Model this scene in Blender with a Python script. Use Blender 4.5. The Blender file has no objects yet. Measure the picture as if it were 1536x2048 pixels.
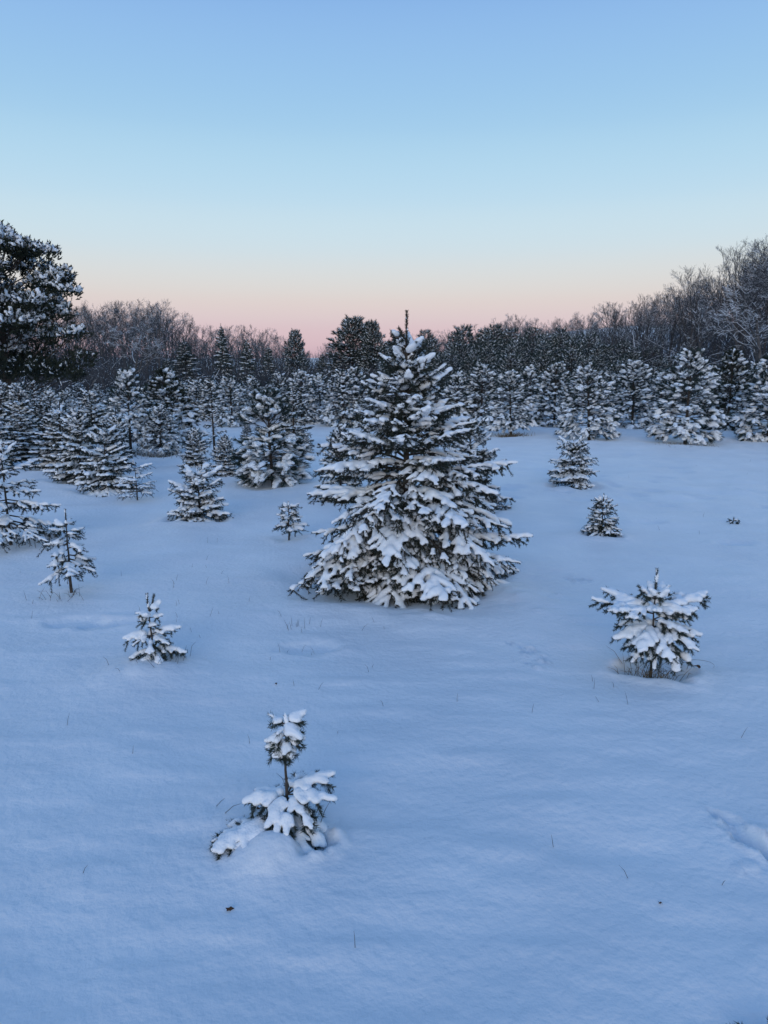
import bpy, math, random
import numpy as np
from mathutils import Vector

# ------------------------------------------------------------------ camera, sky, sun, exposure
scene = bpy.context.scene
COL = scene.collection
EYE = 1.65                       # eye height above the snow
FPX = 1479.0                     # focal length in photograph pixels (26 mm on a 36 mm high frame)
HORIZON = 745.0                  # photograph row of the level horizon
PITCH = math.atan((1024 - HORIZON) / FPX)

cam_data = bpy.data.cameras.new('camera')
cam_data.sensor_fit = 'VERTICAL'
cam_data.sensor_height = 36.0
cam_data.lens = 36.0 * FPX / 2048.0
cam_data.clip_start = 0.05
cam_data.clip_end = 20000.0
cam = bpy.data.objects.new('camera', cam_data)
COL.objects.link(cam)
cam.location = (0, 0, EYE)
cam.rotation_euler = (math.radians(90) - PITCH, 0, 0)
scene.camera = cam
scene.render.resolution_x, scene.render.resolution_y = 768, 1024

SUN_EL, SUN_AZ = 3.0, 180.0      # the sun is just below / at the horizon behind the camera
world = bpy.data.worlds.new('World')
scene.world = world
world.use_nodes = True
wn, wl = world.node_tree.nodes, world.node_tree.links
wn.clear()
w_out = wn.new('ShaderNodeOutputWorld')
w_bg = wn.new('ShaderNodeBackground')
w_sky = wn.new('ShaderNodeTexSky')
w_sky.sky_type = 'NISHITA'
w_sky.sun_disc = False
w_sky.sun_elevation = math.radians(SUN_EL)
w_sky.sun_rotation = math.radians(180.0)
w_sky.air_density, w_sky.dust_density, w_sky.ozone_density = 1.0, 0.6, 2.0
w_tc = wn.new('ShaderNodeTexCoord')
w_sep = wn.new('ShaderNodeSeparateXYZ')
w_ramp = wn.new('ShaderNodeValToRGB')
wl.new(w_tc.outputs['Generated'], w_sep.inputs[0])
wl.new(w_sep.outputs['Z'], w_ramp.inputs[0])
def lin(r, g, b):
    f = lambda c: (c / 255 / 12.92) if c <= 10 else ((c / 255 + 0.055) / 1.055) ** 2.4
    return (f(r), f(g), f(b), 1)
# twilight sky opposite the sun: earth shadow, pink belt, pale band, blue
SKY = [(0.00, (176, 152, 172)), (0.030, (206, 178, 190)), (0.063, (215, 194, 200)), (0.099, (218, 210, 208)),
       (0.148, (206, 219, 226)), (0.205, (189, 217, 234)), (0.286, (163, 203, 233)), (0.407, (136, 179, 229)),
       (0.62, (110, 156, 214)), (1.0, (80, 126, 190))]
el = w_ramp.color_ramp.elements
while len(el) > 1:
    el.remove(el[-1])
el[0].position, el[0].color = SKY[0][0], lin(*SKY[0][1])
for p, c in SKY[1:]:
    e = el.new(p)
    e.color = lin(*c)
w_ramp.color_ramp.interpolation = 'CARDINAL'
w_mul = wn.new('ShaderNodeVectorMath'); w_mul.operation = 'SCALE'
w_mul.inputs['Scale'].default_value = 0.012
w_add = wn.new('ShaderNodeVectorMath'); w_add.operation = 'ADD'
wl.new(w_sky.outputs[0], w_mul.inputs[0])
wl.new(w_ramp.outputs[0], w_add.inputs[0])
wl.new(w_mul.outputs[0], w_add.inputs[1])
wl.new(w_add.outputs[0], w_bg.inputs['Color'])
w_bg.inputs['Strength'].default_value = 1.0
wl.new(w_bg.outputs[0], w_out.inputs[0])

sun_data = bpy.data.lights.new('sun', 'SUN')
sun_data.energy = 1.4
sun_data.angle = math.radians(50)
sun_data.color = (1.0, 0.95, 0.91)
sun = bpy.data.objects.new('sun', sun_data)
COL.objects.link(sun)
# shines towards +Y, from behind the camera, low glow of the coming sunrise
sun.rotation_euler = (math.radians(90 - 5), 0, math.radians(-12))

scene.view_settings.view_transform = 'Standard'
scene.view_settings.look = 'None'
scene.view_settings.gamma = 1.0
scene.view_settings.exposure = 0.0
scene.view_settings.use_curve_mapping = False
scene.cycles.use_denoising = True
scene.cycles.max_bounces = 6
scene.cycles.diffuse_bounces = 4

# ------------------------------------------------------------------ materials
def new_mat(name):
    m = bpy.data.materials.new(name)
    m.use_nodes = True
    nt = m.node_tree
    return m, nt, nt.nodes['Principled BSDF']

def noise_mat(name, c1, c2, scale=8.0, rough=0.8, bump=0.0, bscale=60.0, spec=0.3, detail=4.0, coord='Object'):
    m, nt, bs = new_mat(name)
    tc = nt.nodes.new('ShaderNodeTexCoord')
    nz = nt.nodes.new('ShaderNodeTexNoise')
    nz.inputs['Scale'].default_value = scale
    nz.inputs['Detail'].default_value = detail
    nt.links.new(tc.outputs[coord], nz.inputs['Vector'])
    rp = nt.nodes.new('ShaderNodeValToRGB')
    rp.color_ramp.elements[0].position = 0.32
    rp.color_ramp.elements[1].position = 0.68
    rp.color_ramp.elements[0].color = (*c1, 1)
    rp.color_ramp.elements[1].color = (*c2, 1)
    nt.links.new(nz.outputs['Fac'], rp.inputs[0])
    nt.links.new(rp.outputs[0], bs.inputs['Base Color'])
    bs.inputs['Roughness'].default_value = rough
    bs.inputs['Specular IOR Level'].default_value = spec
    if bump:
        n2 = nt.nodes.new('ShaderNodeTexNoise')
        n2.inputs['Scale'].default_value = bscale
        n2.inputs['Detail'].default_value = 6.0
        nt.links.new(tc.outputs[coord], n2.inputs['Vector'])
        b = nt.nodes.new('ShaderNodeBump')
        b.inputs['Strength'].default_value = bump
        b.inputs['Distance'].default_value = 0.01
        nt.links.new(n2.outputs['Fac'], b.inputs['Height'])
        nt.links.new(b.outputs[0], bs.inputs['Normal'])
    return m

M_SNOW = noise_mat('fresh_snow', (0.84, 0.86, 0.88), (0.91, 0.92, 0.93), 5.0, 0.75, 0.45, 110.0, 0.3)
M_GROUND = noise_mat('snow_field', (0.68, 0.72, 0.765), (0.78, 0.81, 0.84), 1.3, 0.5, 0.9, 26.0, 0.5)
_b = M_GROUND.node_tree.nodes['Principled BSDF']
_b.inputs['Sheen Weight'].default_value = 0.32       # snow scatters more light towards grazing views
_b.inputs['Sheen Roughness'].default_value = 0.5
M_NEEDLE = noise_mat('spruce_needles', (0.009, 0.014, 0.010), (0.026, 0.036, 0.024), 14.0, 0.6)
M_BLUE = noise_mat('frosted_spruce_needles', (0.018, 0.028, 0.022), (0.050, 0.066, 0.052), 14.0, 0.6)
M_PINE = noise_mat('pine_needles', (0.014, 0.025, 0.021), (0.040, 0.060, 0.050), 7.0, 0.55)
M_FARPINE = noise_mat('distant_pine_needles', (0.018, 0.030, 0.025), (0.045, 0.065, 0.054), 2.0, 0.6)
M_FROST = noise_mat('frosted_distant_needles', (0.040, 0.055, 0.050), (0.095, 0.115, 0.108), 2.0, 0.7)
M_CEDAR = noise_mat('cedar_foliage', (0.012, 0.018, 0.011), (0.035, 0.042, 0.024), 3.0, 0.7)
M_BARK = noise_mat('conifer_bark', (0.035, 0.027, 0.022), (0.085, 0.068, 0.055), 30.0, 0.9, 0.6, 70.0)
M_TWIG = noise_mat('leafless_twigs', (0.040, 0.040, 0.044), (0.085, 0.084, 0.088), 1.5, 0.9)
M_GREY = noise_mat('grey_hardwood_bark', (0.05, 0.045, 0.043), (0.12, 0.11, 0.105), 3.0, 0.9)
M_GRASS = noise_mat('dry_grass', (0.09, 0.06, 0.03), (0.24, 0.17, 0.09), 25.0, 0.9)
M_DARKGRASS = noise_mat('weed_stalks', (0.03, 0.024, 0.018), (0.10, 0.075, 0.05), 25.0, 0.9)
M_LEAF = noise_mat('dead_leaf', (0.05, 0.025, 0.015), (0.12, 0.06, 0.03), 60.0, 0.8)

# ------------------------------------------------------------------ numeric helpers
UP = np.array([0.0, 0.0, 1.0])

def unit(v):
    v = np.asarray(v, float)
    return v / np.maximum(np.linalg.norm(v, axis=-1, keepdims=True), 1e-9)

def hash2(ix, iy, seed):
    n = (ix * 374761393 + iy * 668265263 + seed * 974711) & 0x7fffffff
    n = ((n ^ (n >> 13)) * 1274126177) & 0x7fffffff
    n = (n ^ (n >> 16)) & 0xffff
    return n / 65535.0

def vnoise(x, y, seed=0):
    x = np.asarray(x, float); y = np.asarray(y, float)
    ix = np.floor(x).astype(np.int64); iy = np.floor(y).astype(np.int64)
    fx = x - ix; fy = y - iy
    fx = fx * fx * fx * (fx * (fx * 6 - 15) + 10); fy = fy * fy * fy * (fy * (fy * 6 - 15) + 10)
    a = hash2(ix, iy, seed); b = hash2(ix + 1, iy, seed)
    c = hash2(ix, iy + 1, seed); d = hash2(ix + 1, iy + 1, seed)
    return (a * (1 - fx) + b * fx) * (1 - fy) + (c * (1 - fx) + d * fx) * fy - 0.5

def sstep(a, b, x):
    t = np.clip((x - a) / (b - a), 0, 1)
    return t * t * (3 - 2 * t)

def base_height(x, y):
    """The lie of the land, without wells and tracks."""
    x = np.asarray(x, float); y = np.asarray(y, float)
    h = 0.10 * vnoise(x / 5.0 + 3.1, y / 6.0 + 1.7, 1) + 0.030 * vnoise(x / 1.3, y / 1.1, 2) \
        + 0.40 * vnoise(x / 22.0, y / 25.0, 3) * sstep(8, 30, np.hypot(x, y))
    h = h + 9.0 * sstep(45, 150, y) * sstep(0, 70, x)             # wooded hillside on the right
    h = h + 6.0 * sstep(95, 240, y)
    h = h + 8.0 * sstep(400, 3000, np.hypot(x, y))
    return h

def ray(u, v):
    cx, cy = (u - 768.0) / FPX, -(v - 1024.0) / FPX
    s, c = math.sin(PITCH), math.cos(PITCH)
    return np.array([cx, c + cy * s, -s + cy * c])

def ground(u, v):
    """Point of the land seen at photograph pixel (u, v)."""
    d = ray(u, v)
    t = 0.7 * EYE / max(1e-4, -d[2]) if d[2] < -0.01 else 0.5
    dt = 0.05
    p = np.array([0, 0, EYE])
    while t < 400:
        q = p + d * t
        if q[2] < float(base_height(q[0], q[1])):
            lo, hi = t - dt, t
            for _ in range(25):
                mid = 0.5 * (lo + hi)
                q = p + d * mid
                if q[2] < float(base_height(q[0], q[1])): hi = mid
                else: lo = mid
            return p + d * hi
        dt = max(0.05, 0.02 * t)
        t += dt
    return p + d * 60

def at_depth(u, y):
    """Land point in photograph column u (near the horizon row) at y metres ahead."""
    d = ray(u, 745)
    x = d[0] * y / d[1]
    return np.array([x, y, float(base_height(x, y))])

def z_for(P, v):
    """Height above P at which a vertical pole at P meets photograph row v."""
    s, c = math.sin(PITCH), math.cos(PITCH)
    k = -(v - 1024.0) / FPX
    y = P[1]
    # z-EYE = zz ; up = y*s + zz*c ; fwd = y*c - zz*s ; up = k*fwd
    zz = (k * y * c - y * s) / (c + k * s)
    return EYE + zz - P[2]

def px_per_m(P):
    return FPX / (P[1] * math.cos(PITCH) + (EYE - P[2]) * math.sin(PITCH))

class MB:
    """Collects vertices and faces (any polygon size) and makes one mesh."""
    def __init__(self):
        self.v, self.f, self.n = [], [], 0
    def add(self, verts, faces, mat=0, smooth=True):
        verts = np.asarray(verts, float).reshape(-1, 3)
        faces = np.asarray(faces, np.int64)
        if len(verts) == 0 or len(faces) == 0:
            return
        self.v.append(verts)
        self.f.append((faces + self.n, mat, smooth))
        self.n += len(verts)
    def tris(self):
        return sum(len(f) * (f.shape[1] - 2) for f, _, _ in self.f)
    def mesh(self, name, mats):
        me = bpy.data.meshes.new(name)
        if self.n:
            V = np.concatenate(self.v).astype(np.float32)
            me.vertices.add(len(V)); me.vertices.foreach_set('co', V.ravel())
            li = np.concatenate([f.ravel() for f, _, _ in self.f]).astype(np.int32)
            tot = np.concatenate([np.full(len(f), f.shape[1]) for f, _, _ in self.f]).astype(np.int32)
            st = np.concatenate([[0], np.cumsum(tot)[:-1]]).astype(np.int32)
            mi = np.concatenate([np.full(len(f), m) for f, m, _ in self.f]).astype(np.int32)
            sm = np.concatenate([np.full(len(f), s) for f, _, s in self.f]).astype(bool)
            me.loops.add(len(li)); me.loops.foreach_set('vertex_index', li)
            me.polygons.add(len(tot))
            me.polygons.foreach_set('loop_start', st)
            me.polygons.foreach_set('loop_total', tot)
            me.polygons.foreach_set('material_index', mi)
            me.polygons.foreach_set('use_smooth', sm)
            me.update(calc_edges=True)
        for m in mats:
            me.materials.append(m)
        return me

def frame(d):
    """Two unit vectors square to each direction in d (n,3)."""
    d = unit(d)
    ref = np.where(np.abs(d[:, 2:3]) < 0.9, UP[None], np.array([[1.0, 0, 0]]))
    a = unit(np.cross(d, ref))
    b = np.cross(d, a)
    return a, b

def tubes(mb, P0, P1, R0, R1, sides=4, mat=0):
    P0 = np.asarray(P0, float).reshape(-1, 3); P1 = np.asarray(P1, float).reshape(-1, 3)
    n = len(P0)
    if n == 0: return
    R0 = np.broadcast_to(np.asarray(R0, float), (n,)); R1 = np.broadcast_to(np.asarray(R1, float), (n,))
    a, b = frame(P1 - P0)
    ang = np.arange(sides) * 2 * math.pi / sides
    ca, sa = np.cos(ang), np.sin(ang)
    ring = a[:, None] * ca[None, :, None] + b[:, None] * sa[None, :, None]
    V = np.concatenate([P0[:, None] + ring * R0[:, None, None], P1[:, None] + ring * R1[:, None, None]], 1)
    k = np.arange(sides); k2 = (k + 1) % sides
    q = np.stack([k, k2, k2 + sides, k + sides], 1)
    F = (np.arange(n) * 2 * sides)[:, None, None] + q[None]
    mb.add(V.reshape(-1, 3), F.reshape(-1, 4), mat)

def loft(mb, pts, rad, sides=8, mat=0):
    """One connected tube along a polyline, closed at the tip."""
    pts = np.asarray(pts, float); n = len(pts)
    d = np.gradient(pts, axis=0)
    a, b = frame(d)
    for i in range(1, n):                      # keep the rings from twisting
        a[i] = unit(a[i - 1] - unit(d[i]) * np.dot(a[i - 1], unit(d[i])))
        b[i] = np.cross(unit(d[i]), a[i])
    ang = np.arange(sides) * 2 * math.pi / sides
    ring = a[:, None] * np.cos(ang)[None, :, None] + b[:, None] * np.sin(ang)[None, :, None]
    V = (pts[:, None] + ring * np.asarray(rad)[:, None, None]).reshape(-1, 3)
    k = np.arange(sides); k2 = (k + 1) % sides
    q = np.stack([k, k2, k2 + sides, k + sides], 1)
    F = (np.arange(n - 1) * sides)[:, None, None] + q[None]
    mb.add(V, F.reshape(-1, 4), mat)
    tip = np.concatenate([V[-sides:], pts[-1:] + unit(d[-1]) * rad[-1]])
    mb.add(tip, np.stack([k, k2, np.full(sides, sides)], 1), mat)

def needles(mb, rng, P0, P1, per_m, length, width, lean=0.9, mat=0, min_n=2, jit=0.3):
    """Single-triangle needles set all round the shoots P0-P1."""
    P0 = np.asarray(P0, float).reshape(-1, 3); P1 = np.asarray(P1, float).reshape(-1, 3)
    if len(P0) == 0: return
    L = np.linalg.norm(P1 - P0, axis=1)
    cnt = np.maximum(min_n, np.round(L * per_m)).astype(int)
    idx = np.repeat(np.arange(len(P0)), cnt)
    n = len(idx)
    t = rng.random(n)
    d = unit(P1 - P0)[idx]
    a, b = frame(d)
    ph = rng.random(n) * 2 * math.pi
    rad = a * np.cos(ph)[:, None] + b * np.sin(ph)[:, None]
    base = P0[idx] + (P1 - P0)[idx] * t[:, None]
    le = lean * (1 + jit * (rng.random(n) - 0.5))
    dirn = unit(d * np.cos(le)[:, None] + rad * np.sin(le)[:, None] + (rng.random((n, 3)) - 0.5) * 0.25)
    ln = length * (0.7 + 0.5 * rng.random(n))
    wv = unit(np.cross(dirn, rng.random((n, 3)) - 0.5)) * (width * 0.5)
    V = np.stack([base - wv, base + wv, base + dirn * ln[:, None]], 1).reshape(-1, 3)
    F = np.arange(n * 3).reshape(-1, 3)
    mb.add(V, F, mat, smooth=False)

def surface_nets(f, org, h):
    """Quad mesh of the zero level of the 3-D array f (inside where f > 0)."""
    s = f > 0
    c = s[:-1, :-1, :-1].astype(np.int8)
    tot = np.zeros_like(c)
    for i in (0, 1):
        for j in (0, 1):
            for k in (0, 1):
                tot += s[i:s.shape[0] - 1 + i, j:s.shape[1] - 1 + j, k:s.shape[2] - 1 + k]
    act = (tot > 0) & (tot < 8)
    I, J, K = np.nonzero(act)
    n = len(I)
    if n == 0:
        return np.zeros((0, 3)), np.zeros((0, 4), int)
    vid = np.full(act.shape, -1, np.int64); vid[I, J, K] = np.arange(n)
    acc = np.zeros((n, 3)); num = np.zeros(n)
    for ax in range(3):
        o = [x for x in range(3) if x != ax]
        for p in (0, 1):
            for q in (0, 1):
                off = [0, 0, 0]; off[o[0]] = p; off[o[1]] = q
                off2 = list(off); off2[ax] = 1
                A = f[I + off[0], J + off[1], K + off[2]]; B = f[I + off2[0], J + off2[1], K + off2[2]]
                m = (A > 0) != (B > 0)
                t = np.where(m, A / np.where(m, A - B, 1), 0)
                pt = np.tile(np.array(off, float), (n, 1)); pt[:, ax] = t
                acc += pt * m[:, None]; num += m
    V = (np.stack([I, J, K], 1) + acc / num[:, None]) * h + org
    quads = []
    for ax in range(3):
        sl0 = [slice(None)] * 3; sl1 = [slice(None)] * 3
        sl0[ax] = slice(0, -1); sl1[ax] = slice(1, None)
        A = s[tuple(sl0)]; B = s[tuple(sl1)]
        e = np.nonzero(A != B)
        e = np.stack(e, 1)
        o = [(ax + 1) % 3, (ax + 2) % 3]
        ok = np.ones(len(e), bool)
        for q in o:
            ok &= (e[:, q] > 0) & (e[:, q] < f.shape[q] - 1)
        e = e[ok]
        inside = A[e[:, 0], e[:, 1], e[:, 2]]
        ids = []
        for (p, q) in ((1, 1), (0, 1), (0, 0), (1, 0)):
            c2 = e.copy(); c2[:, o[0]] -= p; c2[:, o[1]] -= q
            ids.append(vid[c2[:, 0], c2[:, 1], c2[:, 2]])
        Q = np.stack(ids, 1)
        Q[~inside] = Q[~inside][:, ::-1]
        quads.append(Q)
    return V, np.concatenate(quads)

def snow_mesh(mb, A, B, RA, RB, h, soft=0.4, flat=1.6, rng=None, mat=0, wob=0.25):
    """Snow lying along the shoots A-B: a soft union of capsules, flatter below."""
    A = np.asarray(A, np.float32).reshape(-1, 3); B = np.asarray(B, np.float32).reshape(-1, 3)
    if len(A) == 0: return
    RA = np.broadcast_to(np.asarray(RA, np.float32), (len(A),)).copy()
    RB = np.broadcast_to(np.asarray(RB, np.float32), (len(A),)).copy()
    if rng is not None:
        w = 1 + wob * (rng.random(len(A)) - 0.5); RA *= w; RB *= w
    rm = np.maximum(RA, RB)
    A = A + np.stack([0 * RA, 0 * RA, RA * 0.35], 1); B = B + np.stack([0 * RB, 0 * RB, RB * 0.35], 1)
    R = float(rm.max())
    lo = np.minimum(A, B).min(0) - R * 2.2 - 2 * h
    hi = np.maximum(A, B).max(0) + R * 2.2 + 2 * h
    dim = np.ceil((hi - lo) / h).astype(int) + 1
    E = np.zeros(dim, np.float32)
    gx = [lo[i] + h * np.arange(dim[i], dtype=np.float32) for i in range(3)]
    for i in range(len(A)):
        r = rm[i]; s = soft * r
        m = r + 3.0 * s
        l = np.maximum(0, np.floor((np.minimum(A[i], B[i]) - m - lo) / h).astype(int))
        u = np.minimum(dim, np.ceil((np.maximum(A[i], B[i]) + m - lo) / h).astype(int) + 1)
        X = gx[0][l[0]:u[0]][:, None, None]; Y = gx[1][l[1]:u[1]][None, :, None]; Z = gx[2][l[2]:u[2]][None, None, :]
        d = B[i] - A[i]; dd = float(d @ d) + 1e-9
        px, py, pz = X - A[i, 0], Y - A[i, 1], Z - A[i, 2]
        t = np.clip((px * d[0] + py * d[1] + pz * d[2]) / dd, 0, 1)
        qz = pz - t * d[2]
        qz = np.where(qz < 0, qz * flat, qz)
        dist = np.sqrt((px - t * d[0]) ** 2 + (py - t * d[1]) ** 2 + qz ** 2)
        rad = RA[i] + (RB[i] - RA[i]) * t
        E[l[0]:u[0], l[1]:u[1], l[2]:u[2]] += np.exp(np.clip((rad - dist) / s, -8, 4))
    V, Q = surface_nets(np.log(E + 1e-6), lo, h)
    if len(V):                                  # crumbly, uneven surface
        g = R * 1.1; am = R * 0.30
        V = V + am * np.stack([vnoise(V[:, 1] / g, V[:, 2] / g, 31), vnoise(V[:, 0] / g, V[:, 2] / g, 32), vnoise(V[:, 0] / g, V[:, 1] / g, 33)], 1)
        g *= 0.45; am *= 0.25
        V = V + am * np.stack([vnoise(V[:, 1] / g, V[:, 2] / g, 34), vnoise(V[:, 0] / g, V[:, 2] / g, 35), vnoise(V[:, 0] / g, V[:, 1] / g, 36)], 1)
    mb.add(V, Q, mat)

# ------------------------------------------------------------------ object helpers
def obj(name, me, parent=None, loc=None):
    o = bpy.data.objects.new(name, me)
    COL.objects.link(o)
    if parent is not None: o.parent = parent
    if loc is not None: o.location = loc
    return o

def thing(name, label, cat, loc, rz=0.0, scale=(1, 1, 1), group=None):
    o = bpy.data.objects.new(name, None)
    o.empty_display_size = 0.1
    COL.objects.link(o)
    o.location = [float(q) for q in loc]
    o.rotation_euler = (0, 0, rz); o.scale = scale
    o['label'] = label; o['category'] = cat
    if group: o['group'] = group
    return o

# ------------------------------------------------------------------ where the trees stand
WELLS = []      # (x, y, radius, depth): hollows in the snow round stems
MOUNDS = []     # (x, y, radius, height)

# ------------------------------------------------------------------ conifer growth
def grow_shoot(rng, p, d, length, droop, up, step=0.045, jit=0.05):
    n = max(3, int(round(length / step)) + 1)
    pts = [np.array(p, float)]
    d = unit(d)
    e0 = math.asin(max(-1, min(1, d[2]))); az = math.atan2(d[1], d[0])
    ds = length / (n - 1)
    for i in range(1, n):
        s = i / (n - 1)
        e = e0 - droop * s + up * s * s + jit * (rng.random() - 0.5)
        a = az + jit * 2 * (rng.random() - 0.5)
        e = max(-1.45, min(1.5, e))
        pts.append(pts[-1] + ds * np.array([math.cos(e) * math.cos(a), math.cos(e) * math.sin(a), math.sin(e)]))
    return np.array(pts)

def grow_branch(rng, base, az, L, elev, droop, up, sp, lat=0.55, start=0.25, maxlev=2, ang=0.85, under=1.1):
    """Spruce branch: an axis with flat side shoots; returns a list of (points, level)."""
    d0 = np.array([math.cos(elev) * math.cos(az), math.cos(elev) * math.sin(az), math.sin(elev)])
    ax = grow_shoot(rng, base, d0, L, droop, up)
    out = [(ax, 0)]
    def laterals(pts, length, level, start):
        s = start * length + sp * 0.5 * rng.random()
        side = 1 if rng.random() < 0.5 else -1
        seg = length / (len(pts) - 1)
        while s < length - 0.025:
            i = min(len(pts) - 2, int(s / seg))
            p = pts[i] + (pts[i + 1] - pts[i]) * (s / seg - i)
            d = unit(pts[i + 1] - pts[i])
            w = unit(np.cross(d, UP + 0.001))
            for sd in ((side, -side) if rng.random() < 0.7 else (side,)):
                a = ang * (0.8 + 0.4 * rng.random())
                ll = (lat * (length - s) + 0.035) * (0.7 + 0.5 * rng.random())
                ll = min(ll, 0.42 * length + 0.02)
                if ll < 0.025: continue
                dd = d * math.cos(a) + w * sd * math.sin(a) + UP * (0.12 * rng.random() - 0.14)
                pl = grow_shoot(rng, p, dd, ll, 0.25 * droop + 0.25 * rng.random(), 0.35 * up)
                out.append((pl, level))
                if level < maxlev and ll > 0.13:
                    laterals(pl, ll, level + 1, 0.3)
            side = -side
            s += sp * (0.75 + 0.5 * rng.random())
    laterals(ax, L, 1, start)
    # hanging snowless shoots that fill the shade below
    for pts, l in list(out):
        if l > 1: continue
        length = float(np.linalg.norm(np.diff(pts, axis=0), axis=1).sum())
        for _ in range(int(length / sp * under + rng.random())):
            i = int(rng.random() * (len(pts) - 1))
            if l == 0 and i < 0.2 * len(pts): continue
            d = unit(pts[i + 1] - pts[i])
            w = unit(np.cross(d, UP + 0.001))
            dd = d * (0.3 + 0.5 * rng.random()) + w * (rng.random() * 1.6 - 0.8) - UP * (0.2 + 0.7 * rng.random())
            out.append((grow_shoot(rng, pts[i], dd, sp * (0.5 + 0.7 * rng.random()), 0.2, 0.3), 3))
    return out

def shoots_to_segs(shoots):
    P0, P1, lev, t0, t1, ln = [], [], [], [], [], []
    for pts, l in shoots:
        n = len(pts) - 1
        P0.append(pts[:-1]); P1.append(pts[1:])
        lev += [l] * n
        t0 += [i / n for i in range(n)]; t1 += [(i + 1) / n for i in range(n)]
        ln += [float(np.linalg.norm(pts[-1] - pts[0]))] * n
    return (np.concatenate(P0), np.concatenate(P1), np.array(lev), np.array(t0), np.array(t1), np.array(ln))

def branch_meshes(rng, shoots, needle=(600, 0.016, 0.0022), snow=(0.024, 0.011), thick=0.008, bare=0.12, mb_b=None, mb_s=None,
                  steep=0.85, keep_snow=True, tipbare=0.9, soft=0.24, inner=0.25):
    P0, P1, lev, t0, t1, ln = shoots_to_segs(shoots)
    mb = mb_b or MB()
    th = thick * np.where(lev == 0, 1.0, np.where(lev == 1, 0.5, 0.3))
    tubes(mb, P0, P1, th * (1 - 0.65 * t0), th * (1 - 0.65 * t1), 3, 0)
    # old wood near the stem is nearly bare of needles
    nd = (lev > 0) | (t0 > 0.18)
    needles(mb, rng, P0[nd], P1[nd], needle[0], needle[1], needle[2], 0.85, 1)
    ms = mb_s or MB()
    if keep_snow:
        d = unit(P1 - P0)
        ok = (np.abs(d[:, 2]) < steep) & (t1 < tipbare + 0.14 * (lev == 0)) & (rng.random(len(P0)) > bare)
        ok &= ((lev > 0) | (t0 > 0.05)) & (lev < 3)
        reach = np.linalg.norm((P1 - P0[0])[:, :2], axis=1)        # deep inside the crown little snow gets in
        ok &= (reach > 0.42 * reach.max()) | (rng.random(len(P0)) < inner)
        r = snow[0] * np.where(lev == 0, 1.1, np.where(lev == 1, 1.0, 0.85)) * (0.8 + 0.4 * rng.random(len(P0)))
        ra = r * (1.05 - 0.35 * t0); rb = r * (1.05 - 0.35 * t1)
        snow_mesh(ms, P0[ok], P1[ok], ra[ok], rb[ok], snow[1], soft=soft, rng=rng)
    return mb, ms

def cone_spec(rng, H, prof, zb, zt, dz, nb, e_top, e_bot, extra=2, jL=0.25, droop=(0.15, 0.55), up=(0.1, 0.5), zj=0.6, ej=0.4):
    """Whorls of branches up a stem: (z, az, L, elev, droop, up)."""
    out = []
    z = zb; off = rng.random() * 6.28
    while z < zt:
        t = (z - zb) / max(1e-6, zt - zb)
        n = max(4, int(round(nb * (1 - 0.45 * t))))
        off += 0.6 + rng.random()
        for i in range(n):
            L = prof(z) * (1 - jL * rng.random())
            if L < 0.04: continue
            e = e_bot + (e_top - e_bot) * t ** 1.3 + ej * (rng.random() - 0.5)
            out.append((z + zj * dz * (rng.random() - 0.5), off + 6.283 * i / n + 0.35 * (rng.random() - 0.5), L, e,
                        droop[1] + (droop[0] - droop[1]) * t, up[1] + (up[0] - up[1]) * t))
        for i in range(extra):
            L = prof(z + 0.5 * dz) * (0.45 + 0.35 * rng.random())
            if L < 0.05: continue
            out.append((z + dz * (0.3 + 0.4 * rng.random()), rng.random() * 6.283, L,
                        e_bot + (e_top - e_bot) * t ** 1.3, droop[1] + (droop[0] - droop[1]) * t, up[1]))
        z += dz * (0.85 + 0.3 * rng.random())
    return out

def stem_points(rng, H, wob=0.01, n=10, lean=(0, 0)):
    z = np.linspace(-0.12, H, n)
    x = wob * np.cumsum(rng.random(n) - 0.5) + lean[0] * np.maximum(z, 0); y = wob * np.cumsum(rng.random(n) - 0.5) + lean[1] * np.maximum(z, 0)
    x -= x[1]; y -= y[1]
    return np.stack([x, y, z], 1)

def stem_at(pts, z):
    return np.array([np.interp(z, pts[:, 2], pts[:, 0]), np.interp(z, pts[:, 2], pts[:, 1]), z])

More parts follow.
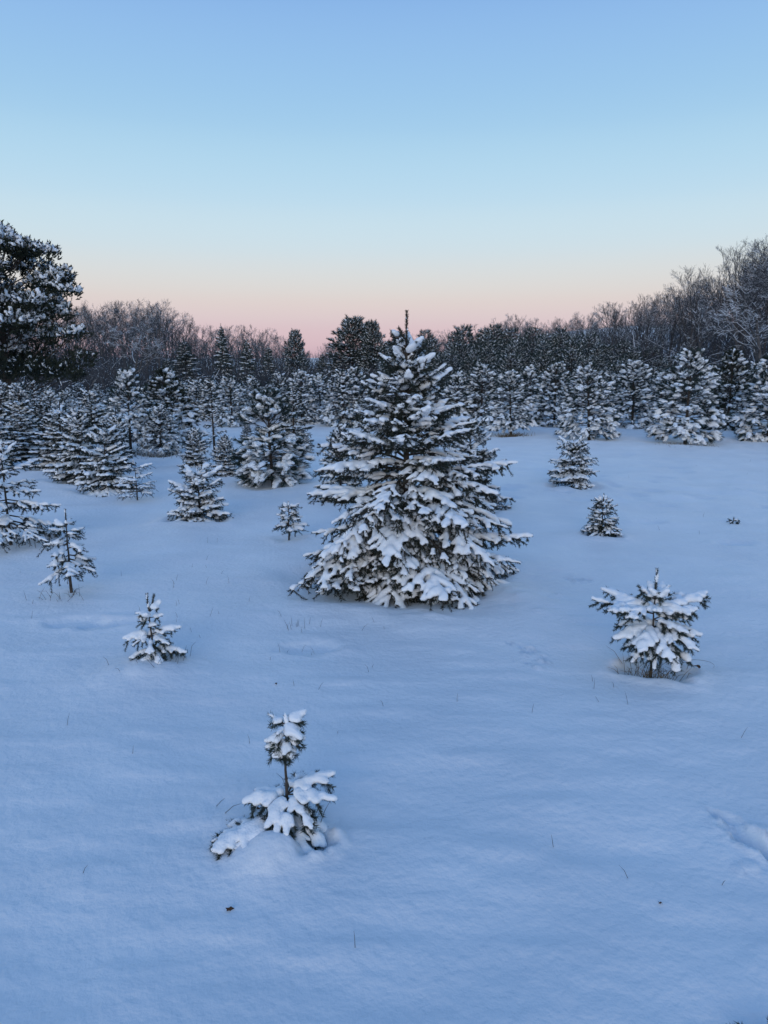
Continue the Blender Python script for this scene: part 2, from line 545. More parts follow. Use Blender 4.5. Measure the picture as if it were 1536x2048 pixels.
def detailed_spruce(name, label, P, H, spec, rng, needle, snow, sp, r_stem, thick, leader_needles=None, bare=0.1, rz=0.0,
                    lat=0.55, wob=0.006, ang=0.85, inner=0.25, lean=(0, 0), leader_snow=True, mat=None, extra_top=()):
    """A near spruce: stem, leader and every branch a part, each branch with its own load of snow."""
    mat = mat or M_NEEDLE
    t = thing(name, label, 'spruce tree', P, rz)
    st = stem_points(rng, H, wob, 12, lean)
    mb = MB(); loft(mb, st, r_stem * (1 - 0.96 * np.linspace(0, 1, len(st)) ** 0.8) + 0.0015, 8)
    obj('trunk', mb.mesh('trunk', [M_BARK]), t)
    # the leader: the bare top shoot with a few clinging needles and flecks of snow
    zt = max(b[0] for b in spec)
    top = np.array([stem_at(st, z) for z in np.linspace(zt, H, 6)])
    mb = MB()
    for q in [top] + [np.array(e) for e in extra_top]:
        needles(mb, rng, q[:-1], q[1:], (leader_needles or needle[0]), needle[1] * 0.9, needle[2] * 0.9, 0.95, 0)
        w_ = thick * np.linspace(0.75, 0.3, len(q)); tubes(mb, q[:-1], q[1:], w_[:-1], w_[1:], 5, 1)
    ld = obj('leader_shoot', mb.mesh('leader_shoot', [mat, M_BARK]), t)
    if leader_snow:
        ms = MB()
        k = 7
        zz = zt + (H - zt) * rng.random(k) * 0.9
        c = np.array([stem_at(st, q) for q in zz]) + (rng.random((k, 3)) - 0.5) * [0.012, 0.012, 0]
        snow_mesh(ms, c, c + [0, 0, 0.02], snow[0] * 0.32, snow[0] * 0.2, snow[1] * 0.45, rng=rng)
        obj('snow', ms.mesh('snow', [M_SNOW]), ld)
    for (z, az, L, e, dr, up) in spec:
        sh = grow_branch(rng, stem_at(st, z), az, L, e, dr, up, sp, lat, 0.22, 2 if L > 0.25 else 1, ang)
        load = 0.78 + 0.5 * rng.random()               # every bough carries a different load
        mb, ms = branch_meshes(rng, sh, needle, (snow[0] * load, snow[1]), thick * (0.5 + 0.8 * L), bare * (0.3 + 2.2 * rng.random() ** 2), inner=inner)
        b = obj('branch', mb.mesh('branch', [M_BARK, mat]), t)
        if ms.n:
            obj('snow', ms.mesh('snow', [M_SNOW]), b)
    return t

def spruce_variant(rng, H, R, dz=0.2, nb=6, zb=0.06, shape=0.85, needle=(420, 0.028, 0.0065), snow=(0.0235, 0.017), sp=0.085,
                   bare=0.1, e_top=0.75, e_bot=-0.05, lead=0.16, mat=None, extra=2, lat=0.5, wob=0.012, r_stem=0.03, jL=0.3, net=True):
    """Meshes (trunk, foliage, snow) of a middle-distance spruce."""
    st = stem_points(rng, H, wob, 9)
    prof = lambda z: R * max(0.06, 1 - max(0, z) / (H * 0.97)) ** shape
    spec = cone_spec(rng, H, prof, zb, H * (1 - lead), dz, nb, e_top, e_bot, extra, jL)
    mt = MB(); loft(mt, st, r_stem * (1 - 0.85 * np.linspace(0, 1, len(st))) + 0.002, 7)
    mf, ms_segs = MB(), []
    A, B, RA, RB = [], [], [], []
    for (z, az, L, e, dr, up) in spec:
        sh = grow_branch(rng, stem_at(st, z), az, L, e, dr, up, sp, lat, 0.25, 1, 0.85)
        P0, P1, lev, t0, t1, ln = shoots_to_segs(sh)
        th = 0.006 * np.where(lev == 0, 1.0, 0.5)
        tubes(mf, P0, P1, th * (1 - 0.6 * t0), th * (1 - 0.6 * t1), 3, 0)
        nd = (lev > 0) | (t0 > 0.2)
        needles(mf, rng, P0[nd], P1[nd], needle[0], needle[1], needle[2], 0.85, 1)
        d = unit(P1 - P0)
        ok = (np.abs(d[:, 2]) < 0.85) & (t1 < 0.95) & (rng.random(len(P0)) > bare) & ((lev > 0) | (t0 > 0.1)) & (lev < 3)
        reach = np.linalg.norm((P1 - P0[0])[:, :2], axis=1)
        ok &= (reach > 0.4 * reach.max()) | (rng.random(len(P0)) < 0.3)
        r = snow[0] * (0.75 + 0.5 * rng.random(len(P0)))
        A.append(P0[ok]); B.append(P1[ok]); RA.append((r * (1.05 - 0.4 * t0))[ok]); RB.append((r * (1.05 - 0.4 * t1))[ok])
    zt = H * (1 - lead)
    top = np.array([stem_at(st, z) for z in np.linspace(zt, H, 5)])
    needles(mf, rng, top[:-1], top[1:], needle[0] * 1.5, needle[1] * 0.8, needle[2], 0.7, 1)
    ms = MB()
    A, B, RA, RB = (np.concatenate(q) for q in (A, B, RA, RB))
    if net: snow_mesh(ms, A, B, RA, RB, snow[1], soft=0.22, rng=rng)
    else: tubes(ms, A + UP * snow[0] * 1.6, B + UP * snow[0] * 1.3, RA, RB, 4)
    return dict(H=H, W=1.72 * R, parts=[('trunk', mt.mesh('trunk', [M_BARK])), ('foliage', mf.mesh('foliage', [M_BARK, mat or M_NEEDLE])),
                                     ('snow', ms.mesh('snow', [M_SNOW]))])

def pine_variant(rng, H, R, dz=0.19, nb=7, zb=0.25, shape=0.55, gaps=(), needle=(460, 0.10, 0.0105), snow=(0.034, 0.021), tuft=0.10,
                 spacing=0.085, bare=0.34, e_top=1.15, e_bot=0.05, mat=None, r_stem=0.035, droop=(0.0, 0.45), wood=0.011, net=True, lead=0.08, jL=0.3,
                 mids=0.6):
    """White pine: whorled rising branches that end in long-needled tufts, each carrying a lump of snow."""
    st = stem_points(rng, H, 0.015 * H / 2, 9)
    mt = MB(); loft(mt, st, r_stem * (1 - 0.85 * np.linspace(0, 1, len(st))) + 0.003, 7)
    mf = MB(); T0, T1, LOW = [], [], []
    def prof(z):
        t = max(0.0, (z - zb) / (H - zb))
        r = R * max(0.06, 1 - t) ** shape * min(1.0, 0.8 + 1.2 * t)
        for (g0, g1, f) in gaps:
            if g0 < t < g1: r *= f
        return r
    spec = cone_spec(rng, H, prof, zb, H * (1 - lead), dz, nb, e_top, e_bot, 1, jL, droop, (0.05, 0.35))
    W0, W1, WR = [], [], []
    for (z, az, L, e, dr, up) in spec:
        ax = grow_shoot(rng, stem_at(st, z), [math.cos(e) * math.cos(az), math.cos(e) * math.sin(az), math.sin(e)], L, dr, up, 0.08, 0.1)
        W0.append(ax[:-1]); W1.append(ax[1:]); WR.append(wood * (0.4 + L) * np.linspace(1, 0.4, len(ax) - 1))
        low = 1.0 - min(1.0, (z - zb) / (0.55 * (H - zb)))
        n = max(2, int(L / spacing * 1.6))
        for k in range(n):
            s = (1 - mids) * 0.6 + (1 - (1 - mids) * 0.6) * (k + rng.random()) / n
            i = min(len(ax) - 2, int(s * (len(ax) - 1)))
            p = ax[i] + (ax[i + 1] - ax[i]) * min(1, s * (len(ax) - 1) - i)
            d = unit(ax[i + 1] - ax[i])
            w = unit(np.cross(d, UP + 0.001))
            sd = rng.choice([-1, 1]) * (0.3 + 0.8 * rng.random())
            dd = unit(d * 0.8 + w * sd + UP * (0.9 * rng.random() - 0.25 - 0.45 * low))
            ll = (0.5 * (1 - s) * L + tuft * 0.9) * (0.7 + 0.5 * rng.random())
            q = grow_shoot(rng, p, dd, ll, 0.3 * low + 0.1, 0.25, 0.08, 0.1)
            W0.append(q[:-1]); W1.append(q[1:]); WR.append(np.full(len(q) - 1, wood * 0.3))
            dq = unit(q[-1] - q[-2])
            T0.append(q[-1] - dq * tuft * 0.55); T1.append(q[-1] + dq * tuft * 0.15); LOW.append(low)
        dq = unit(ax[-1] - ax[-2])
        T0.append(ax[-1] - dq * tuft * 0.6); T1.append(ax[-1] + dq * tuft * 0.25); LOW.append(low)
    tip = stem_at(st, H)
    for z in (H - 0.02, H * (1 - lead * 0.6)):
        T0.append(stem_at(st, z) - UP * tuft * 0.8); T1.append(stem_at(st, z)); LOW.append(0)
    tubes(mf, np.concatenate(W0), np.concatenate(W1), np.concatenate(WR), np.concatenate(WR) * 0.8, 3, 0)
    T0, T1, LOW = np.array(T0), np.array(T1), np.array(LOW)
    needles(mf, rng, T0, T1, needle[0], needle[1], needle[2], 0.55, 1, 6, 0.9)
    ms = MB()
    ok = rng.random(len(T0)) > bare
    ok[-2:] = True
    dv = unit(T1 - T0)
    r = snow[0] * (0.65 + 0.65 * rng.random(len(T0))) * (1 + 0.15 * LOW)
    A = T0 + dv * tuft * 0.05 + UP * snow[0] * 0.45; B = T1 + dv * tuft * 0.15 * LOW[:, None] - UP * snow[0] * (0.0 + 0.9 * LOW)[:, None]
    if net:
        snow_mesh(ms, A[ok], B[ok], r[ok], (r * 0.85)[ok], snow[1], soft=0.18, flat=1.2, rng=rng, wob=0.5)
    else:
        k = rng.random(len(T0)) > bare
        up = UP * (snow[0] * 1.3)
        tubes(ms, (A + up)[k], (B + up)[k], r[k], (r * 0.6)[k], 4, 0)
    return dict(H=H, W=1.72 * R, parts=[('trunk', mt.mesh('trunk', [M_BARK])), ('foliage', mf.mesh('foliage', [M_BARK, mat or M_PINE])),
                                     ('snow', ms.mesh('snow', [M_SNOW]))])

def plant(var, name, label, cat, P, h, w, rng, group=None, rz=None, lim=(0.7, 1.45), tilt=0.14):
    sz = h / var['H']; sx = w / var['W']
    sx = min(max(sx, lim[0] * sz), lim[1] * sz)
    t = thing(name, label, cat, P, rng.random() * 6.283 if rz is None else rz, (sx, sx * (0.92 + 0.16 * rng.random()), sz), group)
    t.rotation_euler[0] = tilt * (rng.random() - 0.5); t.rotation_euler[1] = tilt * (rng.random() - 0.5)
    for pn, me in var['parts']:
        o = obj(pn, me, t)
        if pn == 'snow': o['kind'] = 'stuff'      # hundreds of little lumps, too small to pick apart
    return t

# ------------------------------------------------------------------ leafless trees
def bare_variant(rng, H, spread=0.45, levels=5, r0=0.16, first=0.35, snow=0.35, twigs=1.0, lean=(0, 0)):
    S = []
    def grow(p, d, length, r, lev):
        n = 5 if lev == 0 else (4 if lev < 3 else 3)
        r1 = r * (0.5 if lev else 0.42)
        for i in range(n):
            d = unit(d + (rng.random(3) - 0.5) * (0.16 if lev == 0 else 0.42) + UP * (0.05 if lev == 0 else 0.10))
            q = p + d * length / n
            ra, rb = r + (r1 - r) * i / n, r + (r1 - r) * (i + 1) / n
            S.append((p, q, ra, rb, lev))
            p = q
            s = (i + 1) / n
            if lev < levels and s >= (first if lev == 0 else 0.3):
                k = (2 if rng.random() < 0.75 else 1) if lev < 3 else (2 if rng.random() < 0.5 * twigs else 1)
                for _ in range(k):
                    a, b = frame(d[None]); ph = rng.random() * 6.283
                    rad = a[0] * math.cos(ph) + b[0] * math.sin(ph)
                    an = spread * (0.7 + 0.9 * rng.random())
                    dd = d * math.cos(an) + rad * math.sin(an)
                    ll = length * (0.42 + 0.25 * rng.random()) * (1.15 - 0.45 * s)
                    if ll > 0.25:
                        grow(p, dd, ll, rb * (0.52 + 0.25 * rng.random()), lev + 1)
    grow(np.array([0, 0, -0.3]), unit(np.array([lean[0], lean[1], 1.0])), H * 0.86, r0, 0)
    P0 = np.array([s[0] for s in S]); P1 = np.array([s[1] for s in S])
    R0 = np.array([s[2] for s in S]); R1 = np.array([s[3] for s in S]); lev = np.array([s[4] for s in S])
    R0 = np.maximum(R0, 0.010); R1 = np.maximum(R1, 0.007)
    mt, mc, ms = MB(), MB(), MB()
    k = lev == 0
    tubes(mt, P0[k], P1[k], R0[k], R1[k], 7)
    k = (lev > 0) & (lev < 3)
    tubes(mc, P0[k], P1[k], R0[k], R1[k], 4, 0)
    k = lev >= 3
    tubes(mc, P0[k], P1[k], R0[k], R1[k], 3, 1)
    d = unit(P1 - P0)
    k = (np.abs(d[:, 2]) < 0.86) & (lev > 0) & (rng.random(len(P0)) < snow)
    up = UP[None] * (R0 * 0.75)[:, None]
    tubes(ms, (P0 + up)[k], (P1 + UP[None] * (R1 * 0.75)[:, None])[k], np.maximum(R0 * 0.7, 0.012)[k], np.maximum(R1 * 0.7, 0.010)[k], 3)
    top = float(P1[:, 2].max())
    parts = [('trunk', mt.mesh('trunk', [M_GREY])), ('crown', mc.mesh('crown', [M_GREY, M_TWIG]))]
    if ms.n: parts.append(('snow', ms.mesh('snow', [M_SNOW])))
    return dict(H=top, W=0.6 * H, parts=parts, n=mc.tris())
# ------------------------------------------------------------------ near spruces
R0 = np.random.default_rng(7)
def lerp_prof(tab):
    zs, rs = zip(*tab)
    return lambda z: float(np.interp(z, zs, rs))

# the big spruce in the middle
P = ground(812, 1162)
H = z_for(P, 622)
K = px_per_m(P)
tab = sorted((max(0.0, z_for(P, v)), 1.18 * hw / K) for v, hw in ((1148, 212), (1090, 226), (1030, 208), (940, 176), (850, 116), (780, 82), (720, 56), (690, 30)))
spec = cone_spec(R0, H, lerp_prof(tab), 0.10, 0.88 * H, 0.108, 9, 1.0, 0.0, 5, 0.28, (0.3, 1.25), (0.25, 0.55), 1.0, 0.75)
MAIN = (P, H)
spec += [(0.42, math.radians(-14), 0.98, 0.05, 0.5, 0.6), (0.36, math.radians(-30), 0.95, 0.0, 0.5, 0.5), (0.22, math.radians(205), 0.86, 0.0, 0.45, 0.3), (0.20, math.radians(222), 0.9, 0.0, 0.45, 0.3)]
s0 = np.array([0, 0, 0.89 * H])
detailed_spruce('spruce_tree', 'large snow-laden spruce with a bare leader spike in the middle of the field', P, H, spec, R0,
                (400, 0.024, 0.0056), (0.0195, 0.015), 0.104, 0.045, 0.011, leader_needles=1800, bare=0.15,
                extra_top=([s0, s0 + [-0.035, -0.02, 0.05], s0 + [-0.07, -0.03, 0.11]],))
WELLS.append((P[0], P[1], 0.75, 0.05)); MOUNDS.append((P[0] + 0.12, P[1] - 0.80, 0.22, 0.05)); MOUNDS.append((P[0] + 0.75, P[1] - 0.45, 0.3, 0.05))

def explicit(name, label, u, v, vt, rows, seed, **kw):
    """A sapling whose branches are given as (z share, azimuth deg, length m, elevation deg, droop, up)."""
    rng = np.random.default_rng(seed)
    P = ground(u, v)
    H = z_for(P, vt)
    spec = [(z * H, math.radians(a), L, math.radians(e), dr, up) for (z, a, L, e, dr, up) in rows]
    return P, H, detailed_spruce(name, label, P, H, spec, rng, **kw)

# azimuth 0 = right, 90 = away, 180 = left, 270 = towards the camera
rows = [(0.71, 20, .11, 34, .1, .1), (0.71, 100, .10, 45, .1, .1), (0.70, 165, .12, 38, .1, .1), (0.71, 225, .09, 45, .1, .1), (0.70, 300, .10, 40, .1, .1),
        (0.58, 8, .32, 18, .25, .35), (0.58, 150, .30, 18, .2, .25), (0.56, 182, .36, 17, .3, .3), (0.60, 250, .12, 20, .3, .2), (0.62, 60, .22, 25, .2, .2), (0.57, 340, .22, 15, .3, .2), (0.59, 205, .24, 12, .3, .3),
        (0.42, 235, .24, 5, .8, .2), (0.42, 275, .26, 0, .9, .2), (0.42, 315, .27, 5, .7, .2), (0.42, 350, .25, 5, .5, .2), (0.42, 195, .24, 5, .6, .2), (0.42, 30, .22, 5, .5, .2), (0.42, 90, .22, 5, .5, .2), (0.42, 140, .22, 5, .5, .2),
        (0.50, 310, .20, 6, .6, .3), (0.50, 20, .26, 14, .4, .4), (0.30, 255, .20, -10, .8, .2), (0.30, 300, .22, -10, .8, .2), (0.30, 335, .22, -10, .6, .2), (0.30, 215, .20, -10, .7, .2), (0.28, 20, .2, -10, .6, .2), (0.28, 120, .2, -10, .6, .2)]
PR, HR, _ = explicit('spruce_sapling', 'small spruce with spreading side arms and upright tip over a grassy hollow, right foreground', 1302, 1338, 1138, rows, 11,
                     needle=(1300, 0.018, 0.0030), snow=(0.0170, 0.0085), sp=0.058, inner=0.9, leader_needles=2600, r_stem=0.008, thick=0.007, bare=0.06, mat=M_BLUE)
WELLS.append((PR[0] + 0.03, PR[1], 0.18, 0.045))

rows = [(0.74, 10, 0.082, 40, .2, .3), (0.72, 190, 0.074, 10, .3, .2), (0.66, 350, 0.082, 20, .3, .2), (0.62, 170, 0.066, 15, .3, .2), (0.68, 270, 0.057, 30, .2, .1), (0.57, 230, 0.057, 20, .2, .1), (0.55, 320, 0.057, 20, .2, .1),
        (0.40, 180, 0.156, 12, .6, .2), (0.40, 225, 0.123, 10, .8, .2), (0.42, 5, 0.164, 28, .6, .2), (0.38, 330, 0.139, 15, .8, .2), (0.36, 280, 0.131, 5, .9, .2), (0.38, 90, 0.123, 15, .5, .2), (0.38, 130, 0.123, 15, .5, .2),
        (0.22, 350, 0.197, 12, .5, .1), (0.20, 200, 0.139, 5, .6, .1), (0.18, 255, 0.131, 0, .5, .1), (0.2, 300, 0.148, 0, .5, .1), (0.2, 60, 0.131, 0, .5, .1)]
e1 = [[-0.020, 0, 0.315], [0.0, 0, 0.36], [0.012, 0, 0.415]]
PL, HL, _ = explicit('spruce_sapling', 'little frosted sapling with a two-pronged tip among grass stalks, left foreground', 312, 1326, 1188, rows, 12,
                     needle=(1300, 0.016, 0.0028), snow=(0.0145, 0.008), sp=0.055, inner=0.9, r_stem=0.008, thick=0.006, bare=0.06, mat=M_BLUE, lean=(-0.06, 0), leader_needles=2600, extra_top=(e1,))
MOUNDS.append((PL[0], PL[1] - 0.1, 0.24, 0.045))

rows = [(0.94, 20, .07, 20, .2, .3), (0.93, 160, .07, 25, .2, .2), (0.92, 250, .06, 10, .4, .1), (0.90, 320, .07, 5, .5, .1), (0.88, 90, .06, 20, .2, .1), (0.84, 200, .07, 5, .4, .1), (0.83, 340, .06, 15, .3, .1), (0.80, 270, .06, -10, .5, .1), (0.78, 190, .07, 0, .4, .1), (0.78, 10, .06, 10, .2, .1), (0.72, 300, .05, -5, .3, .1), (0.72, 225, .05, 0, .3, .1),
        (0.32, 20, 0.182, 30, .55, .2), (0.32, 345, 0.182, 18, .6, .2), (0.30, 310, 0.167, 10, .9, .2), (0.30, 275, 0.152, 12, 1.1, .2), (0.30, 245, 0.137, 14, 1.0, .2), (0.30, 185, 0.152, 14, .7, .2), (0.30, 150, 0.137, 14, .7, .2), (0.32, 70, 0.137, 20, .6, .2),
        (0.10, 222, 0.228, 2, .3, .1), (0.11, 203, 0.274, 5, .4, .1), (0.12, 232, 0.213, 2, .3, .1), (0.12, 215, 0.289, 4, .35, .1), (0.28, 262, 0.152, 5, .8, .1), (0.13, 300, 0.198, 0, .6, .1), (0.12, 325, 0.182, 5, .7, .1), (0.12, 350, 0.152, 0, .5, .1)]
PB, HB, _ = explicit('spruce_sapling', 'snow-buried sapling with a bare stem and tufted top, nearest the camera', 575, 1660, 1434, rows, 13,
                     needle=(1500, 0.021, 0.0026), snow=(0.0150, 0.0075), sp=0.048, inner=1.0, r_stem=0.009, thick=0.006, bare=0.07, mat=M_BLUE, leader_needles=900)
WELLS.append((PB[0] + 0.10, PB[1] - 0.10, 0.07, 0.02)); MOUNDS.append((PB[0] - 0.03, PB[1] - 0.16, 0.12, 0.05)); MOUNDS.append((PB[0] - 0.1, PB[1] - 0.05, 0.2, 0.03))

# buried tops of two seedlings
for (u, v, vt, lab, sd) in ((1466, 1046, 1034, 'tip of a buried seedling poking out of open snow on the right', 21),
                            (1518, 2086, 2060, 'dark needle tip at the bottom right corner of the snow', 22)):
    rows = [(0.3, 20, .06, 20, .2, .3), (0.3, 150, .06, 20, .2, .3), (0.4, 270, .05, 10, .2, .3), (0.2, 200, .05, 0, .2, .2), (0.2, 330, .06, 0, .2, .2)]
    explicit('spruce_seedling', lab, u, v, vt, rows, sd, needle=(1200, 0.016, 0.003), snow=(0.010, 0.0075), sp=0.04, r_stem=0.004, thick=0.004, bare=0.9, leader_snow=False)

def cone_spruce(name, label, u, v, vt, wpx, seed, zb=0.06, dz=0.11, nb=6, e_top=0.75, e_bot=0.0, sp=0.085, snow=(0.018, 0.0125), shape=0.8, lead=0.15, well=0.05,
                bare=0.1, extra=2, jL=0.3, mat=None, lean=(0, 0), droop=(0.15, 0.6), needle=(520, 0.020, 0.0042), tall=None, thick=0.009, lat=0.55, bush=2):
    rng = np.random.default_rng(seed)
    P = ground(u, v)
    H = z_for(P, vt)
    R = 0.58 * wpx / px_per_m(P)
    nb, extra, dz = nb + bush, extra + bush, dz * (0.88 if bush else 1)
    prof = lambda z: R * max(0.08, 1 - max(0, z - zb) / (H - zb)) ** shape
    spec = cone_spec(rng, H, prof, zb, H * (1 - lead), dz, nb, e_top, e_bot, extra, jL, droop)
    detailed_spruce(name, label, P, H, spec, rng, needle, snow, sp, 0.007 + 0.011 * H, thick, bare=bare, mat=mat, lean=lean, lat=lat)
    if well: WELLS.append((P[0], P[1], R * 0.75, well))
    return P

cone_spruce('spruce_sapling', 'thin young spruce with a clear bare stem and one hanging snowy branch, left side', 143, 1182, 1018, 138, 31, bush=0, zb=0.22, dz=0.12, nb=5, e_bot=-0.25, e_top=0.5, well=0.0, shape=0.6, jL=0.45, snow=(0.0156, 0.0125), droop=(0.2, 0.5))
cone_spruce('spruce_tree', 'gappy spruce on a visible trunk cut by the left edge of the picture', 22, 1090, 878, 230, 32, bush=0, zb=0.24, dz=0.16, nb=5, e_bot=-0.2, e_top=0.8, well=0.0, shape=0.55, jL=0.4, snow=(0.0179, 0.0134), droop=(0.2, 0.5))
cone_spruce('spruce_sapling', 'squat bushy spruce with several upright bare shoots, alone left of the big spruce', 400, 1038, 916, 122, 33, zb=0.06, dz=0.10, nb=7, e_top=1.0, e_bot=0.05, shape=0.28, lead=0.30, snow=(0.0203, 0.0129), well=0.07, jL=0.25)
cone_spruce('spruce_sapling', 'tiny sapling on a thin stem touching the left skirt of the big spruce', 577, 1078, 1003, 66, 34, zb=0.13, dz=0.085, nb=5, e_top=0.6, e_bot=0.0, shape=0.5, snow=(0.0148, 0.0125), well=0.02)
cone_spruce('spruce_sapling', 'round little spruce with two curved horn-like top shoots, in front of the right pine row', 1143, 970, 874, 106, 35, zb=0.06, dz=0.11, nb=6, e_top=0.7, e_bot=0.05, shape=0.36, lead=0.16, snow=(0.0179, 0.0140), well=0.06, jL=0.3)
cone_spruce('spruce_sapling', 'very small spiky spruce alone in the open snow on the right', 1203, 1070, 987, 80, 36, zb=0.04, dz=0.075, nb=6, e_top=0.7, e_bot=0.0, shape=0.55, lead=0.2, snow=(0.0148, 0.0125), well=0.04)
cone_spruce('spruce_tree', 'dense spruce half hidden behind the left side of the big spruce', 682, 1000, 848, 118, 37, zb=0.06, dz=0.13, nb=6, e_top=1.0, e_bot=0.0, shape=0.5, snow=(0.0172, 0.0151), needle=(400, 0.026, 0.0056))
cone_spruce('spruce_tree', 'spruce with rising bare shoots half hidden behind the right side of the big spruce', 938, 1015, 832, 165, 38, zb=0.06, dz=0.14, nb=6, e_top=1.0, e_bot=0.05, shape=0.5, snow=(0.0172, 0.0151), needle=(400, 0.026, 0.0056))
cone_spruce('spruce_tree', 'snowy spruce at the near end of the left spruce row', 215, 982, 845, 130, 39, zb=0.06, dz=0.13, nb=6, e_top=0.9, e_bot=-0.1, shape=0.55, snow=(0.0195, 0.0151), needle=(400, 0.026, 0.0056))
cone_spruce('spruce_sapling', 'sparse spreading low sapling in front of the near end of the left spruce row', 275, 1000, 925, 96, 40, zb=0.10, dz=0.10, nb=4, e_top=0.5, e_bot=0.25, shape=0.3, snow=(0.0133, 0.0129), extra=1, bush=0, well=0.0, needle=(300, 0.016, 0.003))
cone_spruce('spruce_tree', 'second spruce from the near end of the left spruce row', 163, 960, 812, 130, 41, zb=0.06, dz=0.14, nb=6, e_top=0.9, e_bot=-0.1, shape=0.55, snow=(0.0195, 0.0162), needle=(400, 0.026, 0.0056))

# ------------------------------------------------------------------ middle-distance trees: a few grown kinds, planted one by one
R1 = np.random.default_rng(5)
SPR = [spruce_variant(R1, 1.5, 0.6, 0.12, 9, extra=5, shape=0.6), spruce_variant(R1, 1.7, 0.65, 0.13, 9, shape=0.5, extra=5), spruce_variant(R1, 1.4, 0.65, 0.12, 9, shape=0.4, e_top=1.0, extra=5),
       spruce_variant(R1, 1.6, 0.55, 0.14, 8, bare=0.15, snow=(0.018, 0.015), shape=0.4, e_top=1.0, extra=5)]
SPARSE = spruce_variant(R1, 1.6, 0.4, 0.24, 4, zb=0.35, bare=0.1, snow=(0.017, 0.015), extra=1, shape=0.35, e_top=0.9, e_bot=0.2)
PIN = [pine_variant(R1, 2.3, 0.9, nb=8, shape=0.45, gaps=((0.30, 0.38, 0.75),)), pine_variant(R1, 2.2, 0.85, nb=8, zb=0.35, shape=0.45, gaps=((0.22, 0.28, 0.6),)), pine_variant(R1, 2.4, 0.85, nb=8, shape=0.42, zb=0.12),
       pine_variant(R1, 2.1, 0.8, nb=8, zb=0.10, shape=0.45), pine_variant(R1, 2.3, 0.8, nb=8, zb=0.12, shape=0.48)]
BIGPINE = pine_variant(R1, 1.55, 0.50, nb=10, zb=0.08, dz=0.12, jL=0.2, gaps=((0.42, 0.58, 0.3),), snow=(0.029, 0.015), needle=(460, 0.09, 0.009), e_bot=0.05, shape=0.4, bare=0.5, spacing=0.07, tuft=0.085, r_stem=0.022)
DARKPINE = pine_variant(R1, 2.2, 0.85, zb=0.08, nb=8, dz=0.17, shape=0.5, spacing=0.075, bare=0.6, mat=M_CEDAR)

